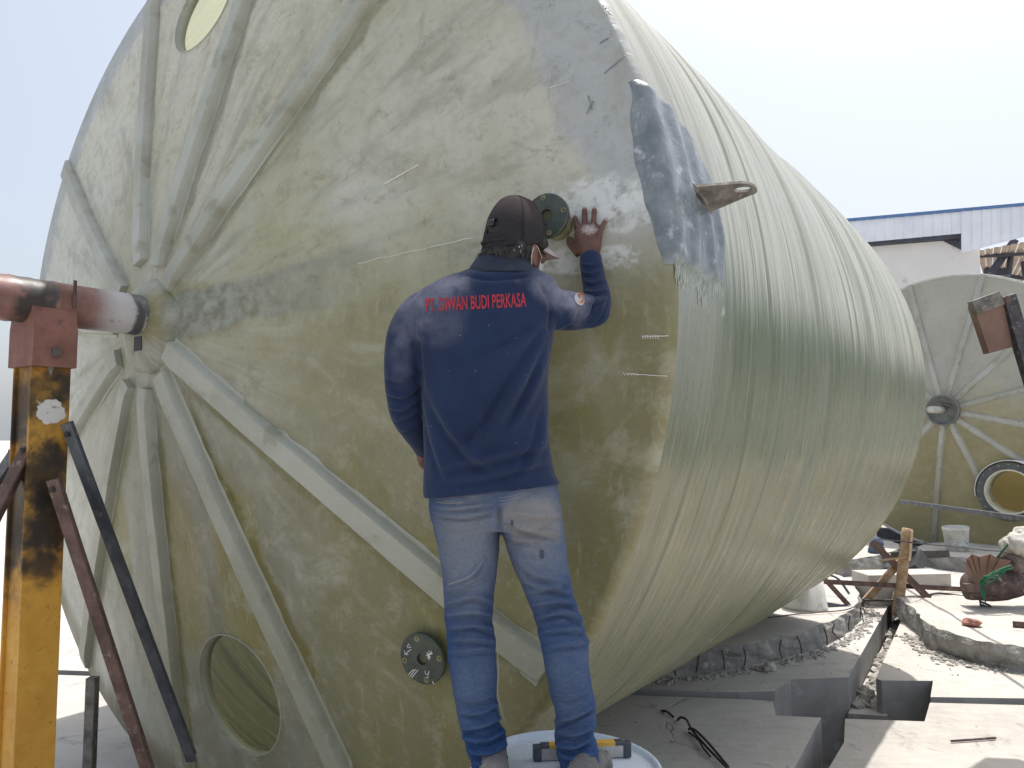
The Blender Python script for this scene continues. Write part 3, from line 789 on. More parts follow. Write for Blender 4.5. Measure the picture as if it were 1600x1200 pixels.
cradle = obj('cradle', bm, redp, stand)
bm = bmesh.new(); box(bm, (half + .006, .0, base_z + .055), (.022, .03, .03), bev=.004); obj('nut', bm, M_galv, cradle); bm = bmesh.new()
Mb = Matrix.Translation((half - .03, 0, base_z - .012)); lathe(bm, [(.0001, -.02), (.008, -.018), (.011, 0), (.016, .004), (.016, .014)], 12, Mb)
tag(obj('bolt', bm, M_galv, cradle))
def stand_brace(a, b, wd, mat, th=.008):
    Mi = Matrix.Rotation(-stand.rotation_euler.z, 4, 'Z') @ Matrix.Translation(-Vector((pc.x, pc.y, 0)))
    bm = bmesh.new(); angle_bar(bm, Mi @ a, Mi @ b, wd, th, up=Vector((.3, -1, .2)))
    q = Mi @ (a + (b - a) * .03); 
    o = obj('brace', bm, mat, stand)
    bm = bmesh.new(); Mq = frame((Mi @ b - Mi @ a)).to_4x4(); box(bm, q + Vector((0, -.012, 0)), (.018, .016, .018), bev=.004); obj('bolt', bm, M_black, o)
stand_brace(at(103, 662, 2.93), at(300, 1190, 3.2), .05, M_dark)
stand_brace(at(82, 750, 2.86), at(238, 1230, 3.0), .055, M_rust)
stand_brace(at(42, 698, 2.9), at(-60, 900, 2.75), .055, M_rust)
stand_brace(at(26, 700, 3.05), at(-90, 870, 3.3), .05, M_dark)
bm = bmesh.new(); box(bm, (0, 0, .008), (.45, .45, .016)); obj('base_plate', bm, M_rust, stand)
# far end of the tank: a matching shaft and post keep it level
fh = Vector((TC.x, TC.y, 0)) + nv * (TL + .33)
stand2 = empty('support_stand', (fh.x + nv.x * .5, fh.y + nv.y * .5, 0), -(math.pi / 2 - TAZ), 'steel column carrying the far end of the big tank, behind it', 'stand')
bm = bmesh.new(); box(bm, (0, 0, 1.12), (.15, .2, 2.24)); obj('column', bm, M_dark, stand2)
shaft2 = empty('steel_shaft', (fh.x, fh.y, TC.z), -(math.pi / 2 - TAZ), 'steel pipe at the hidden far end of the big tank', 'pipe')
bm = bmesh.new(); lathe(bm, [(.087, -.03), (.087, .9)], 32, Mx); obj('pipe', bm, M_rust, shaft2, True)
# prop under the left of the tank
bm = bmesh.new(); pp_ = at(145, 1058, 4.0); box(bm, (pp_.x, pp_.y, pp_.z / 2), (.05, .05, pp_.z), bev=.004); box(bm, (pp_.x, pp_.y, .006), (.2, .2, .012))
tag(obj('steel_prop', bm, M_galv), 'short grey steel prop under the lower left of the big tank', 'prop')

# ------------------------------------------------------------------ FAR TANK
FD = 12.56; fcx = (1487 - 800) / F
faz = R(90 - 47)
FCt = at(1487, 642, FD)
FR = 2.24
ftank = empty('storage_tank', FCt, -(math.pi / 2 - faz), 'second fibreglass tank further away at the right, with ribs like spokes and a round manhole', 'tank')
FB = .36
def frp_far():
    k = NB('far_head_laminate', .55, spec=.35)
    x, y, z = k.sep(); P2 = k.comb(x, 0.0, z)
    n1 = k.noise(P2, scale=.9, detail=6, rough=.6, dist=.4); n2 = k.noise(P2, scale=9, detail=8, rough=.7)
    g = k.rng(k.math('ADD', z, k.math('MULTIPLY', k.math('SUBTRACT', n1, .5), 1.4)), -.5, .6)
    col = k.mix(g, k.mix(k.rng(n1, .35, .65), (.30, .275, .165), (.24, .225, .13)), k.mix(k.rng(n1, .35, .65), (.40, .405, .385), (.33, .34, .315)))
    col = k.mix(k.rng(n2, .45, .75, 0, .3), col, (.46, .45, .38)); col = k.mix(k.rng(n2, .5, .3, 0, .25), col, (.15, .14, .10))
    k.fin(col, nrm=k.bump(k.math('ADD', n1, n2), .3, .01)); k.translucent((.7, .6, .3), .14); return k.m
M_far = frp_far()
mh = pol(1.52, -56)
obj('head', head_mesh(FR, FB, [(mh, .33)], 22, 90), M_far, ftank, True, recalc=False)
link('shell', shell_bm(FR, 5.0, 96, 60, ridges=False), M_shell, ftank, True)
M_far_in = inner('amber_laminate', (.33, .29, .17), (.72, .65, .42), .5)
bm = bmesh.new(); lathe(bm, [(.0001, 5.3), (FR * .5, 5.2), (FR, 5.0)], 64, AXIS.to_4x4()); obj('far_head', bm, M_far_in, ftank, True)
M_ribf = frp_rib('pale_rib_laminate', (.44, .45, .42), (.36, .36, .31))
for i, dg in enumerate((15, 45, 76, 105, 135, 165, -165, -135, -99, -69, -39, -13)):
    rb = obj('rib', rib_bm(FR, FB, R(dg), .24, FR - (.0 if dg != -69 else .70), .085, .032, 12, seed=i * 2.3), M_ribf, ftank, 28.0)
bm = bmesh.new()
lathe(bm, [(FR - .03, -.012), (FR + .012, -.012), (FR + .012, .03), (FR - .03, .03)], 160, AXIS.to_4x4(), close=True)
obj('rim_band', bm, simple('pale_edge', (.55, .56, .54), (.45, .46, .44), .6), ftank, True)
bm = bmesh.new(); lathe(bm, [(.245, -FB - .02), (.245, -FB - .10), (.225, -FB - .10), (.22, -FB - .04), (.0001, -FB - .04)], 48, AXIS.to_4x4())
hb = obj('hub_ring', bm, simple('hub_grey', (.20, .21, .20), (.13, .14, .13), .6), ftank, True)
bm = bmesh.new(); tube(bm, [(0, -FB - .02, 0), (-.02, -FB - .55, 0)], .055, 16); obj('stub_shaft', bm, simple('pale_pipe', (.5, .5, .47), (.38, .37, .34), .6), ftank, True)
bm = bmesh.new(); tube(bm, [(.05, -FB - .06, 0), (.14, -FB - .07, .05), (-.08, -FB - .07, .13)], .012, 6); obj('hub_rod', bm, M_galv, hb)
# manhole collar, flange, liner
bm = bmesh.new()
def mring(rad, dy): return [bm.verts.new((mh[0] + rad * math.cos(2 * math.pi * k / 56), head_h(1.55, FR, FB) + dy, mh[1] + rad * math.sin(2 * math.pi * k / 56))) for k in range(56)]
def loopf(rs, close=False):
    pr_ = list(zip(rs, rs[1:])) + ([(rs[-1], rs[0])] if close else [])
    for a, b in pr_:
        for k in range(56): bm.faces.new((a[k], a[(k + 1) % 56], b[(k + 1) % 56], b[k]))
loopf([mring(.34, -.20), mring(.445, -.20), mring(.445, -.175), mring(.34, -.165)], True)
man = obj('manhole_flange', bm, simple('manhole_dark', (.09, .10, .10), (.06, .065, .065), .5, 0, 20), ftank)
bm = bmesh.new(); loopf([mring(.345, -.17), mring(.37, -.12), mring(.40, .08), mring(.33, .10)]); obj('manhole_neck', bm, M_ribf, man, True)
bm = bmesh.new(); loopf([mring(.318, .14), mring(.318, -.207), mring(.342, -.207), mring(.342, .14)], True); obj('manhole_liner', bm, simple('liner_pale', (.62, .60, .50), (.5, .48, .36), .6), man, True)
for k in range(20):
    a = 2 * math.pi * k / 20; bm = bmesh.new()
    lathe(bm, [(.009, 0), (.010, .002), (.0001, .003)], 10, Matrix.Translation((mh[0] + .415 * math.cos(a), head_h(1.55, FR, FB) - .201, mh[1] + .415 * math.sin(a))) @ Matrix.Rotation(R(90), 4, 'X'))
    obj('bolt_hole', bm, M_ribf, man)
bm = bmesh.new()
for k in range(26):
    a0 = R(38 + 140 * k / 25) ; 
    pass
arc = [Vector((mh[0] + .47 * math.cos(a), head_h(1.55, FR, FB) - .13, mh[1] + .47 * math.sin(a))) for a in np.linspace(R(35), R(190), 26)]
for p in arc: pass
prev = None
for i, p in enumerate(arc):
    t = i / 25; wd = .012 + .07 * max(0, 1 - t * 3.2)
    q = p + (p - Vector((mh[0], p.y, mh[1]))).normalized() * wd
    cur = (bm.verts.new(p + Vector((0, -.05, 0))), bm.verts.new(q + Vector((0, -.05, 0))), bm.verts.new(q + Vector((0, .11, 0))), bm.verts.new(p + Vector((0, .11, 0))))
    if prev:
        for k in range(4): bm.faces.new((prev[k], prev[(k + 1) % 4], cur[(k + 1) % 4], cur[k]))
    prev = cur
obj('collar_strip', bm, simple('white_strip', (.66, .68, .70), (.55, .57, .6), .5), man)
# supports under the far tank
for dy in (.7, 4.0):
    p = ftank.location; fn = Vector((math.cos(faz), math.sin(faz), 0)); fdv = Vector((fn.y, -fn.x, 0))
    bm = bmesh.new()
    for s_ in (-1, 1): beam(bm, Vector((p.x, p.y, .12)) + fn * dy + fdv * s_ * .3, Vector((p.x, p.y, .12)) + fn * dy + fdv * s_ * 1.5, .2, .24)
    tag(obj('tank_cradle', bm, M_dark), 'low dark block under the far tank, %s' % ('near its front' if dy < 1 else 'near its back'), 'cradle')

# ------------------------------------------------------------------ BUILDING
bld = empty('workshop_building', (12, 24, 0), 0, 'white workshop with blue-edged corrugated fascia behind the far tank', 'building')
def bl(v): return Vector(v) - Vector((12, 24, 0))
M_wall = simple('painted_wall', (.72, .71, .70), (.66, .655, .65), .85, 0, .8, .1, 10, .01, (.5, .49, .47))
M_fas = simple('fascia_sheet', (.74, .78, .86), (.67, .71, .79), .45, .0, 1.5, .05, 20, .003)
M_blue = simple('blue_trim', (.10, .20, .40), (.08, .16, .33), .5)
M_under = simple('canopy_sheet', (.46, .38, .31), (.32, .25, .20), .7, 0, 2, .2, 20, .01)
M_truss = simple('truss_steel', (.055, .065, .10), (.04, .04, .05), .6)
def bline(px, z, A=Vector((10.1, 24.0)), Bp=Vector((14.8, 22.2))):
    """point at height z on the vertical facade plane through A-B under photo column px"""
    k_ = (px - 800) / F
    # x = k*(y*cP + (z-CAMZ)*sP)
    d_ = Bp - A
    c_ = (z - CAMZ) * sP
    t = (k_ * (A.y * cP + c_) - A.x) / (d_.x - k_ * d_.y * cP)
    return Vector((A.x + d_.x * t, A.y + d_.y * t, z))
def fz(px, py, A=Vector((10.1, 24.0)), Bp=Vector((14.8, 22.2))):
    z = 7.0
    for _ in range(30):
        p = bline(px, z, A, Bp); u = pix(p); z += (u[1] - py) * u[2] / F
    return bline(px, z, A, Bp)
fd = (Vector((14.8, 22.2, 0)) - Vector((10.1, 24.0, 0))).normalized(); fo = Vector((fd.y, -fd.x, 0))   # towards camera
# wall (set back behind the fascia)
wl0 = fz(1250, 400) - fo * .25; wr = fz(1534, 400) - fo * .25
wt = 8.3
bm = bmesh.new()
p0 = bl((wl0.x, wl0.y, 0)) - fd * 6; p1 = bl((wr.x, wr.y, 0))
bk = -fo * 9
vs = [bm.verts.new(p) for p in (p0, p1, p1 + Vector((0, 0, wt)), p0 + Vector((0, 0, wt)), p0 + bk, p1 + bk, p1 + bk + Vector((0, 0, wt)), p0 + bk + Vector((0, 0, wt)))]
for f in ((0, 1, 2, 3), (1, 5, 6, 2), (5, 4, 7, 6), (4, 0, 3, 7), (3, 2, 6, 7)): bm.faces.new([vs[i] for i in f])
obj('wall', bm, M_wall, bld)
# fascia panels
cols = [(1290 + 14.5 * i) for i in range(16)]
def fascia(x0_, x1_, yt0, yt1, yb0, yb1, o=0.0):
    a, b, c, d = fz(x0_, yb0), fz(x1_, yb1), fz(x1_, yt1), fz(x0_, yt0)
    off = fo * o
    bm = bmesh.new(); n = 6
    for i in range(n):
        t0, t1 = i / n, (i + 1) / n - (.02 if i == n - 1 else 0)
        dd = [0, .015, .015, 0, 0, 0][i % 6] * 1.0; de = [.015, .015, 0, 0, 0, 0][i % 6]
        q = [a.lerp(b, t0) + fo * dd, a.lerp(b, t1) + fo * de, d.lerp(c, t1) + fo * de, d.lerp(c, t0) + fo * dd]
        f_ = bm.faces.new([bm.verts.new(bl(x + off)) for x in q]); bk_ = [bm.verts.new(bl(x + off - fo * .03)) for x in q]
        bm.faces.new(bk_[::-1])
    bmesh.ops.remove_doubles(bm, verts=bm.verts, dist=.0005)
    obj('fascia_panel', bm, M_fas, bld)
def top_y(x): return 348 - (x - 1305) * 26 / 295
def bot_y(x): return 380 - (x - 1335) * 15 / 163 if x < 1503 else 394 - (x - 1508) * 24 / 92
xs = list(np.arange(1262, 1500, 15.0)) + [1502]
for a, b in zip(xs, xs[1:]): fascia(a, b, top_y(a), top_y(b), bot_y(a), bot_y(b))
xs = list(np.arange(1502, 1760, 15.5))
for a, b in zip(xs, xs[1:]): fascia(a, b, top_y(a), top_y(b), (365 if a == 1502 else bot_y(a)) if False else bot_y(max(a, 1504)), bot_y(b), .02)
for nm, y_off, mt in (('ridge_trim', 0, M_blue),):
    bm = bmesh.new(); a, b = fz(1255, top_y(1255)), fz(1760, top_y(1760)); beam(bm, bl(a + Vector((0, 0, .04))), bl(b + Vector((0, 0, .04))), .14, .09); obj('ridge_trim', bm, M_blue, bld)
# dark soffit between fascia and wall
bm = bmesh.new()
a, b = fz(1262, bot_y(1262) - 1), fz(1503, 366)
for z_ in (0,):
    q = [a - fo * .02, b - fo * .02, b - fo * .3 , a - fo * .3]
    beam(bm, bl(a - fo * .16 - Vector((0, 0, .02))), bl(b - fo * .16 - Vector((0, 0, .02))), .26, .16)
soff = obj('soffit', bm, M_truss, bld)
bm = bmesh.new()
tri = [fz(1468, 370), fz(1503, 364), fz(1505, 388)]
vs = [bm.verts.new(bl(p - fo * .2)) for p in tri] + [bm.verts.new(bl(p - fo * .24)) for p in tri]
bm.faces.new(vs[:3]); bm.faces.new(vs[3:][::-1])
for i in range(3): j = (i + 1) % 3; bm.faces.new((vs[i], vs[j], vs[j + 3], vs[i + 3]))
obj('soffit_gusset', bm, M_truss, bld)
# canopy to the right: sloping sheets with dark trusses, open below
A2, B2 = Vector((10.1, 24.0)) - fo.xy * 2.2, Vector((14.8, 22.2)) - fo.xy * 2.2
def cz(px, py, o): return fz(px, py, Vector((10.1, 24.0)) - fo.xy * o, Vector((14.8, 22.2)) - fo.xy * o)
ncs = 9
for i in range(ncs):
    t0, t1 = i / ncs, (i + 1) / ncs
    ptop = [cz(1526 + 120 * t0, 392 - 22 * t0, .6), cz(1526 + 120 * t1 - 1, 392 - 22 * t1, .6)]
    pb0, pb1 = cz(1536 + 62 * t0, 428 + 14 * t0, 3.4), cz(1536 + 62 * t1 - .6, 428 + 14 * t1, 3.4)
    bm = bmesh.new(); n = 5
    for j in range(n):
        u0, u1 = j / n, (j + 1) / n
        h0 = .015 * math.sin(u0 * math.pi * 2); h1_ = .015 * math.sin(u1 * math.pi * 2)
        bm.faces.new([bm.verts.new(bl(p)) for p in (ptop[0].lerp(ptop[1], u0) + Vector((0, 0, h0)), ptop[0].lerp(ptop[1], u1) + Vector((0, 0, h1_)), pb0.lerp(pb1, u1) + Vector((0, 0, h1_)), pb0.lerp(pb1, u0) + Vector((0, 0, h0)))])
    bmesh.ops.remove_doubles(bm, verts=bm.verts, dist=.001)
    obj('canopy_sheet', bm, M_under, bld)
for (a, b, wd) in (((1530, 398, 1.2), (1604, 394, 1.2), .10), ((1537, 421, 2.6), (1580, 422, 2.6), .28), ((1548, 425, 1.5), (1586, 372, 1.5), .22), ((1575, 428, 1.5), (1581, 386, 1.5), .16), ((1560, 427, 3), (1605, 433, 3), .12), ((1595, 385, 2), (1601, 430, 2), .12)):
    bm = bmesh.new(); beam(bm, bl(cz(*a) - Vector((0, 0, .05))), bl(cz(*b) - Vector((0, 0, .05))), wd * .6, wd); obj('truss_beam', bm, M_truss, bld)
for q in (0, 1):
    bm = bmesh.new(); pq = bl(fz(1700 + q * 60, 400)); box(bm, (pq.x, pq.y, 3.7), (.2, .2, 7.4)); obj('column', bm, M_truss, bld)

# ------------------------------------------------------------------ YARD CLUTTER
def dist_at(x, y): return y
# leaning steel stand with plate at the right edge
root = empty('steel_bracket', gr(1640, 1000, .2), 0, 'rusty steel arm with a brown plate box, rising from the right edge', 'bracket')
bo = root.location.copy()
def P5(px, py, D=5.4): return at(px, py, D) - bo
bm = bmesh.new(); beam(bm, P5(1573, 462), P5(1650, 720), .095, .07, .006, up=Vector((0, -1, 0)))
obj('arm', bm, simple('peeling_black_paint', (.07, .065, .075), (.035, .033, .04), .6, .2, 16, .6, 50, .004, (.24, .22, .22)), root)
bm = bmesh.new(); beam(bm, P5(1650, 720), P5(1655, 1010), .095, .07, .006, up=Vector((0, -1, 0)))
obj('post', bm, M_rust, root)
bm = bmesh.new()
q = [P5(1521, 477, 5.38), P5(1566, 462, 5.38), P5(1590, 540, 5.42), P5(1546, 552, 5.42)]
th_ = Vector((0, .07, 0)); va = [bm.verts.new(p) for p in q]; vb = [bm.verts.new(p + th_) for p in q]
bm.faces.new(va); bm.faces.new(vb[::-1])
for i in range(4): j = (i + 1) % 4; bm.faces.new((va[i], vb[i], vb[j], va[j]))
obj('plate', bm, simple('brown_primer', (.20, .125, .10), (.15, .09, .075), .7, 0, 4, .2), root)
bm = bmesh.new(); beam(bm, P5(1519, 482, 5.35), P5(1562, 466, 5.35), .065, .10, .006, up=Vector((0, 0, 1))); obj('top_angle', bm, M_galv, root)
bm = bmesh.new(); lathe(bm, [(.026, 0), (.026, .012), (.014, .014), (.0001, .006)], 18, Matrix.Translation(P5(1573, 468, 5.33)) @ Matrix.Rotation(R(90), 4, 'X')); obj('bolt_boss', bm, M_rust, root, True)
# long bar crossing low in front of the far tank; its far right end rests on the bracket post, its left end on a prop
bm = bmesh.new(); ba, bb = at(1406, 781, 9.2), at(1660, 815, 5.6); angle_bar(bm, ba, bb, .035, .006)
lb_ = obj('long_bar', bm, M_dark); tag(lb_, 'long thin dark steel bar crossing low in front of the far tank', 'bar')
# timber post and props (trestle)
def leanbar(name, a, b, wd, ht, mat, label, cat, bev=.004, ang=False, n=1):
    bm = bmesh.new()
    if ang: angle_bar(bm, a, b, wd, .006, up=Vector((0, -1, .2)))
    else: beam(bm, a, b, wd, ht, bev, up=Vector((0, -1, .2)))
    return tag(obj(name, bm, mat), label, cat)
bm = bmesh.new(); a, b = at(1402, 962, 8.1), at(1418, 826, 8.1)
pts = [a.lerp(b, t) + Vector((.006 * noise.noise(Vector((t * 5, 0, 0))), 0, 0)) for t in np.linspace(0, 1, 14)]
tube(bm, pts, [.052 + .004 * math.sin(i * 2.2) for i in range(14)], 12)
tp = empty('timber_post', a, 0, 'upright split timber post standing in the slot between the slabs', 'post')
for v in bm.verts: v.co -= a
obj('trunk', bm, M_wood, tp, True)
bm = bmesh.new(); beam(bm, at(1425, 830, 8.02) - a, at(1421, 876, 8.02) - a, .02, .02); obj('splinter', bm, simple('fresh_wood', (.62, .50, .36), (.5, .38, .25), .8), tp)
leanbar('timber_strut', at(1352, 939, 8.2), at(1408, 876, 8.2), .07, .05, M_wood, 'short timber strut leaning up against the timber post from the left', 'strut')
leanbar('steel_angle', at(1452, 936, 8.0), at(1362, 846, 8.3), .075, .05, M_rust, 'dark steel angle leaning across the timber post from upper left to lower right', 'steel angle', ang=True)
leanbar('steel_rail', at(1274, 908, 7.9), at(1508, 921, 8.3), .05, .012, M_rust, 'long rusty flat rail lying level behind the timber post', 'rail', 0)
leanbar('steel_angle', at(1329, 949, 7.75), at(1287, 903, 7.75), .05, .05, M_rust, 'short rusty steel angle leaning down to the left slab edge', 'steel angle', ang=True)
leanbar('steel_bar', at(1236, 935, 7.6), at(1329, 950, 7.7), .04, .04, M_dark, 'dark square bar lying on the left slab beside the white bucket', 'bar', .002)
leanbar('tie_bar', at(1375, 876, 8.05), at(1420, 870, 8.05), .02, .02, M_wood, 'thin pale stick nailed across the top of the timber strut', 'stick', .001)
bm = bmesh.new(); tube(bm, cr([gr(1200, 965, .19), gr(1260, 958, .2), gr(1320, 953, .2), gr(1345, 942, .2)], 6), .006, 6); tag(obj('steel_rod', bm, M_rust, None, True), 'thin rod lying on the sunlit left slab in front of the dark bar', 'rod')
bm = bmesh.new(); tube(bm, cr([at(1350, 938, 8.15), at(1395, 938, 8.15), at(1440, 932, 8.1), at(1470, 927, 8.15), at(1520, 934, 8.1)], 8), .011, 6); tag(obj('black_hose', bm, M_black, None, True), 'thin dark hose lying past the foot of the timber post', 'hose')
bm = bmesh.new(); tube(bm, cr([at(1295, 898, 8.3), at(1310, 905, 8.2), at(1327, 928, 8.1)], 8), .013, 6); tag(obj('bent_rod', bm, M_dark, None, True), 'short dark bent rod sticking out behind the rusty rail', 'rod')
bm = bmesh.new(); tube(bm, cr([at(1370, 842, 8.6), at(1420, 847, 8.0), at(1480, 853, 8.6), at(1600, 858, 9.4), at(1700, 800, 9.4)], 8), .007, 6); tag(obj('black_cable', bm, M_black, None, True), 'black cable strung past the top of the timber post', 'cable')
# buckets
def bucket(name, loc, r0, r1, h, label, upside=False, tilt=0.0, print_=False):
    root = empty(name, loc, 0, label, 'bucket'); root.rotation_euler = (0, tilt, .2)
    bm = bmesh.new(); t = .004
    if upside: prof = [(r1, 0), (r1 + .006, .02), (r1, .03), (r0, h), (r0 - .01, h + .004), (.0001, h)]
    else: prof = [(.0001, 0), (r0, 0), (r1, h - .05), (r1 + .006, h - .045), (r1 + .006, h), (r1 - .004, h), (r0 - .005, .01), (.0001, .012)]
    lathe(bm, prof, 40); obj('bucket_body', bm, M_white, root, True)
    if print_:
        k = NB('bucket_label', .6); x, y, z = k.sep()
        n = k.noise(k.map(scale=(1, 1, 3)), scale=16, detail=3)
        d = k.vm('LENGTH', k.comb(k.math('SUBTRACT', x, .04), 0.0, k.math('SUBTRACT', z, .155)))
        ring_ = k.rng(k.math('ABSOLUTE', k.math('SUBTRACT', d, .035)), .004, .009, 1, 0)
        k.fin(k.mix(k.math('MAXIMUM', k.rng(n, .52, .6, 0, .7), ring_), (.55, .57, .57), (.20, .23, .25)))
        bm = bmesh.new(); nn = 20; lo = []; hi = []
        for i in range(nn + 1):
            a = R(-150 + 120 * i / nn); 
            rr0 = r0 + (r1 - r0) * (.07 / h) + .002; rr1 = r0 + (r1 - r0) * ((h - .1) / h) + .002
            lo.append(bm.verts.new((rr0 * math.cos(a), rr0 * math.sin(a), .07))); hi.append(bm.verts.new((rr1 * math.cos(a), rr1 * math.sin(a), h - .1)))
        for i in range(nn): bm.faces.new((lo[i], lo[i + 1], hi[i + 1], hi[i]))
        obj('label', bm, k.m, root, True)
    return root
bp = gr(1257, 949, .18); bp.z = .18
bucket('bucket', bp, .17, .215, .37, 'white bucket standing upside down on the left slab beside the tank', upside=True)
bk_l = gr(1496, 861, .2); bk_l.z = .2
bucket('paint_bucket', bk_l, .145, .175, .36, 'pale printed paint bucket in front of the far tank', tilt=R(-3), print_=True)
# blocks
def block(pts_front, depth, h, z0, mat, label, name='concrete_block'):
    a, b = pts_front; a.z = z0; b.z = z0
    d_ = (b - a).normalized(); o_ = Vector((-d_.y, d_.x, 0))
    bm = bmesh.new(); c = (a + b) / 2 + o_ * depth / 2 + Vector((0, 0, h / 2))
    box(bm, c, ((b - a).length, depth, h), Matrix.Rotation(math.atan2(d_.y, d_.x), 3, 'Z'), .008)
    return tag(obj(name, bm, mat), label, 'block')
block((gr(1358, 919, .2), gr(1487, 916, .2)), .35, .34, .0, M_conc2, 'long grey concrete block lying level behind the timber post')
block((gr(1462, 868, .0), gr(1560, 870, .0)), .5, .16, .0, M_concside, 'rough flat concrete piece in front of the printed bucket')
leanbar('dark_timber', at(1404, 868, 9.6), at(1472, 866, 10.2), .09, .2, simple('charred_timber', (.06, .05, .04), (.03, .025, .02), .9), 'dark charred timber lying behind the timber post', 'timber')
leanbar('dark_post', at(1437, 868, 9.7), at(1428, 893, 9.3), .13, .13, M_black, 'short dark wedge shaped post under the charred timber', 'post')
bm = bmesh.new(); p = gr(1341, 876, .0); box(bm, (p.x, p.y, .11), (.35, .3, .16), bev=.05); box(bm, (p.x, p.y, .19), (.22, .2, .06), bev=.02); tag(obj('rubber_block', bm, M_black, None, True), 'dark rounded rubber block near the tank edge behind the slabs', 'block')
bm = bmesh.new(); p = gr(1372, 877, .1)
pts = cr([Vector((p.x, p.y, .0)), Vector((p.x + .02, p.y, .15)), Vector((p.x - .03, p.y, .3)), Vector((p.x + .04, p.y, .42))], 5); tube(bm, pts, [.12, .13, .12, .12, .13, .14, .12, .11, .12, .11, .10, .10, .09, .09, .07, .04], 10)
for v in bm.verts: v.co += Vector([.03 * noise.noise(v.co * 8 + Vector((i * 9, 0, 0))) for i in range(3)])
tag(obj('blue_sack', bm, simple('blue_cloth', (.10, .13, .19), (.06, .08, .12), .9), None, True), 'crumpled dark blue sack behind the leaning steel angle', 'sack')
# bundle at the right: log-like pipe, folded cardboard, green rope
bd = 7.6
root = empty('scrap_bundle', at(1560, 940, bd), 0, 'rusty pipe bundled with folded brown board and green rope at the right edge', 'bundle'); bo = root.location.copy()
def Q(px, py, D=bd): return at(px, py, D) - bo
bm = bmesh.new(); pts = cr([Q(1512, 916), Q(1560, 918), Q(1610, 905), Q(1700, 895)], 5)
tube(bm, pts, [.13 + .012 * noise.noise(Vector((i, 3, 0))) for i in range(len(pts))], 18)
for v in bm.verts: v.co += Vector([.012 * noise.noise(v.co * 9 + Vector((i * 9, 0, 0))) for i in range(3)])
obj('pipe', bm, simple('crusty_rust', (.13, .085, .075), (.055, .04, .038), .85, 0, 9, .9, 30, .012, (.25, .20, .18)), root, True)
bm = bmesh.new(); pts = cr([Q(1640, 850, bd + .2), Q(1600, 868, bd + .1), Q(1575, 888, bd)], 5); tube(bm, pts, .12, 14)
for v in bm.verts: v.co += Vector([.02 * noise.noise(v.co * 9 + Vector((i * 9, 0, 0))) for i in range(3)])
obj('upper_pipe', bm, simple('crusty_rust_pale', (.20, .15, .13), (.07, .05, .045), .85, 0, 8, .9, 30, .012, (.42, .38, .35)), root, True)
brd = simple('brown_board', (.22, .13, .085), (.16, .095, .065), .8, 0, 5, .3)
fan = [(1509, 891), (1512, 873), (1519, 866), (1530, 870), (1548, 866), (1562, 874), (1582, 876)]
for i in range(6):
    bm = bmesh.new(); a, b = fan[i], fan[i + 1]; dd = bd - .16 + .012 * i
    q = [Q(1527 + i * 2.5, 918 - i * 1.5, dd + .02), Q(a[0], a[1], dd), Q(b[0], b[1], dd + .03), Q(1531 + i * 2.5, 916 - i * 2, dd + .03)]
    va = [bm.verts.new(p) for p in q]; vb = [bm.verts.new(p + Vector((0, .012, 0))) for p in q]
    bm.faces.new(va); bm.faces.new(vb[::-1])
    for k in range(4): j = (k + 1) % 4; bm.faces.new((va[k], vb[k], vb[j], va[j]))
    obj('board_fold', bm, brd, root)
bm = bmesh.new(); box(bm, Q(1517, 918, bd - .18), (.13, .08, .07), bev=.006); obj('wood_chock', bm, M_rust, root)
M_green = simple('green_rope', (.02, .16, .075), (.01, .09, .05), .7)
bm = bmesh.new()
for k in range(9):
    rr = random.Random(k); j = lambda: rr.uniform(-5, 5)
    tube(bm, cr([Q(1533 + j(), 912 + j(), bd - .2), Q(1542 + j(), 905 + j(), bd - .23), Q(1556 + j() * 1.5, 898 + j(), bd - .22), Q(1575 + j(), 886 + j(), bd - .18)], 5), .008, 5)
for k in range(4): tube(bm, cr([Q(1530 + k * 3, 915, bd - .2), Q(1533 + k * 2, 925, bd - .21), Q(1537 + k, 936 + k * 2, bd - .17)], 4), .005, 5)
obj('rope', bm, M_green, root, True)
bm = bmesh.new()
tube(bm, cr([Q(1531, 938), Q(1534, 952), Q(1537, 963), Q(1545, 971)], 6), .010, 6); tube(bm, cr([Q(1532, 940), Q(1546, 946), Q(1547, 950), Q(1535, 945)], 6), .012, 6)
obj('wire_loop', bm, M_dark, root, True)
tube_b = bmesh.new(); tube(tube_b, cr([at(1556, 874, bd), at(1580, 845, bd), at(1625, 795, bd + .2)], 5), .011, 6)
tag(obj('green_rope', tube_b, simple('dark_green_rope', (.03, .12, .07), (.02, .07, .04), .8), None, True), 'taut green rope rising to the right from the rusty bundle', 'rope')
bm = bmesh.new(); bmesh.ops.create_icosphere(bm, subdivisions=5, radius=.22, matrix=Matrix.Translation(at(1602, 850, bd + .05)) @ Matrix.Diagonal((1, .9, .62, 1)))
for v in bm.verts: n_v = noise.noise(v.co * 5) * .07 + abs(noise.noise(v.co * 13)) * .05; v.co += (v.co - at(1602, 850, bd + .05)).normalized() * n_v
tag(obj('white_sack', bm, simple('white_sacking', (.62, .61, .56), (.45, .43, .38), .9, 0, 12), None, True), 'crumpled white sack on top of the rusty bundle', 'sack')
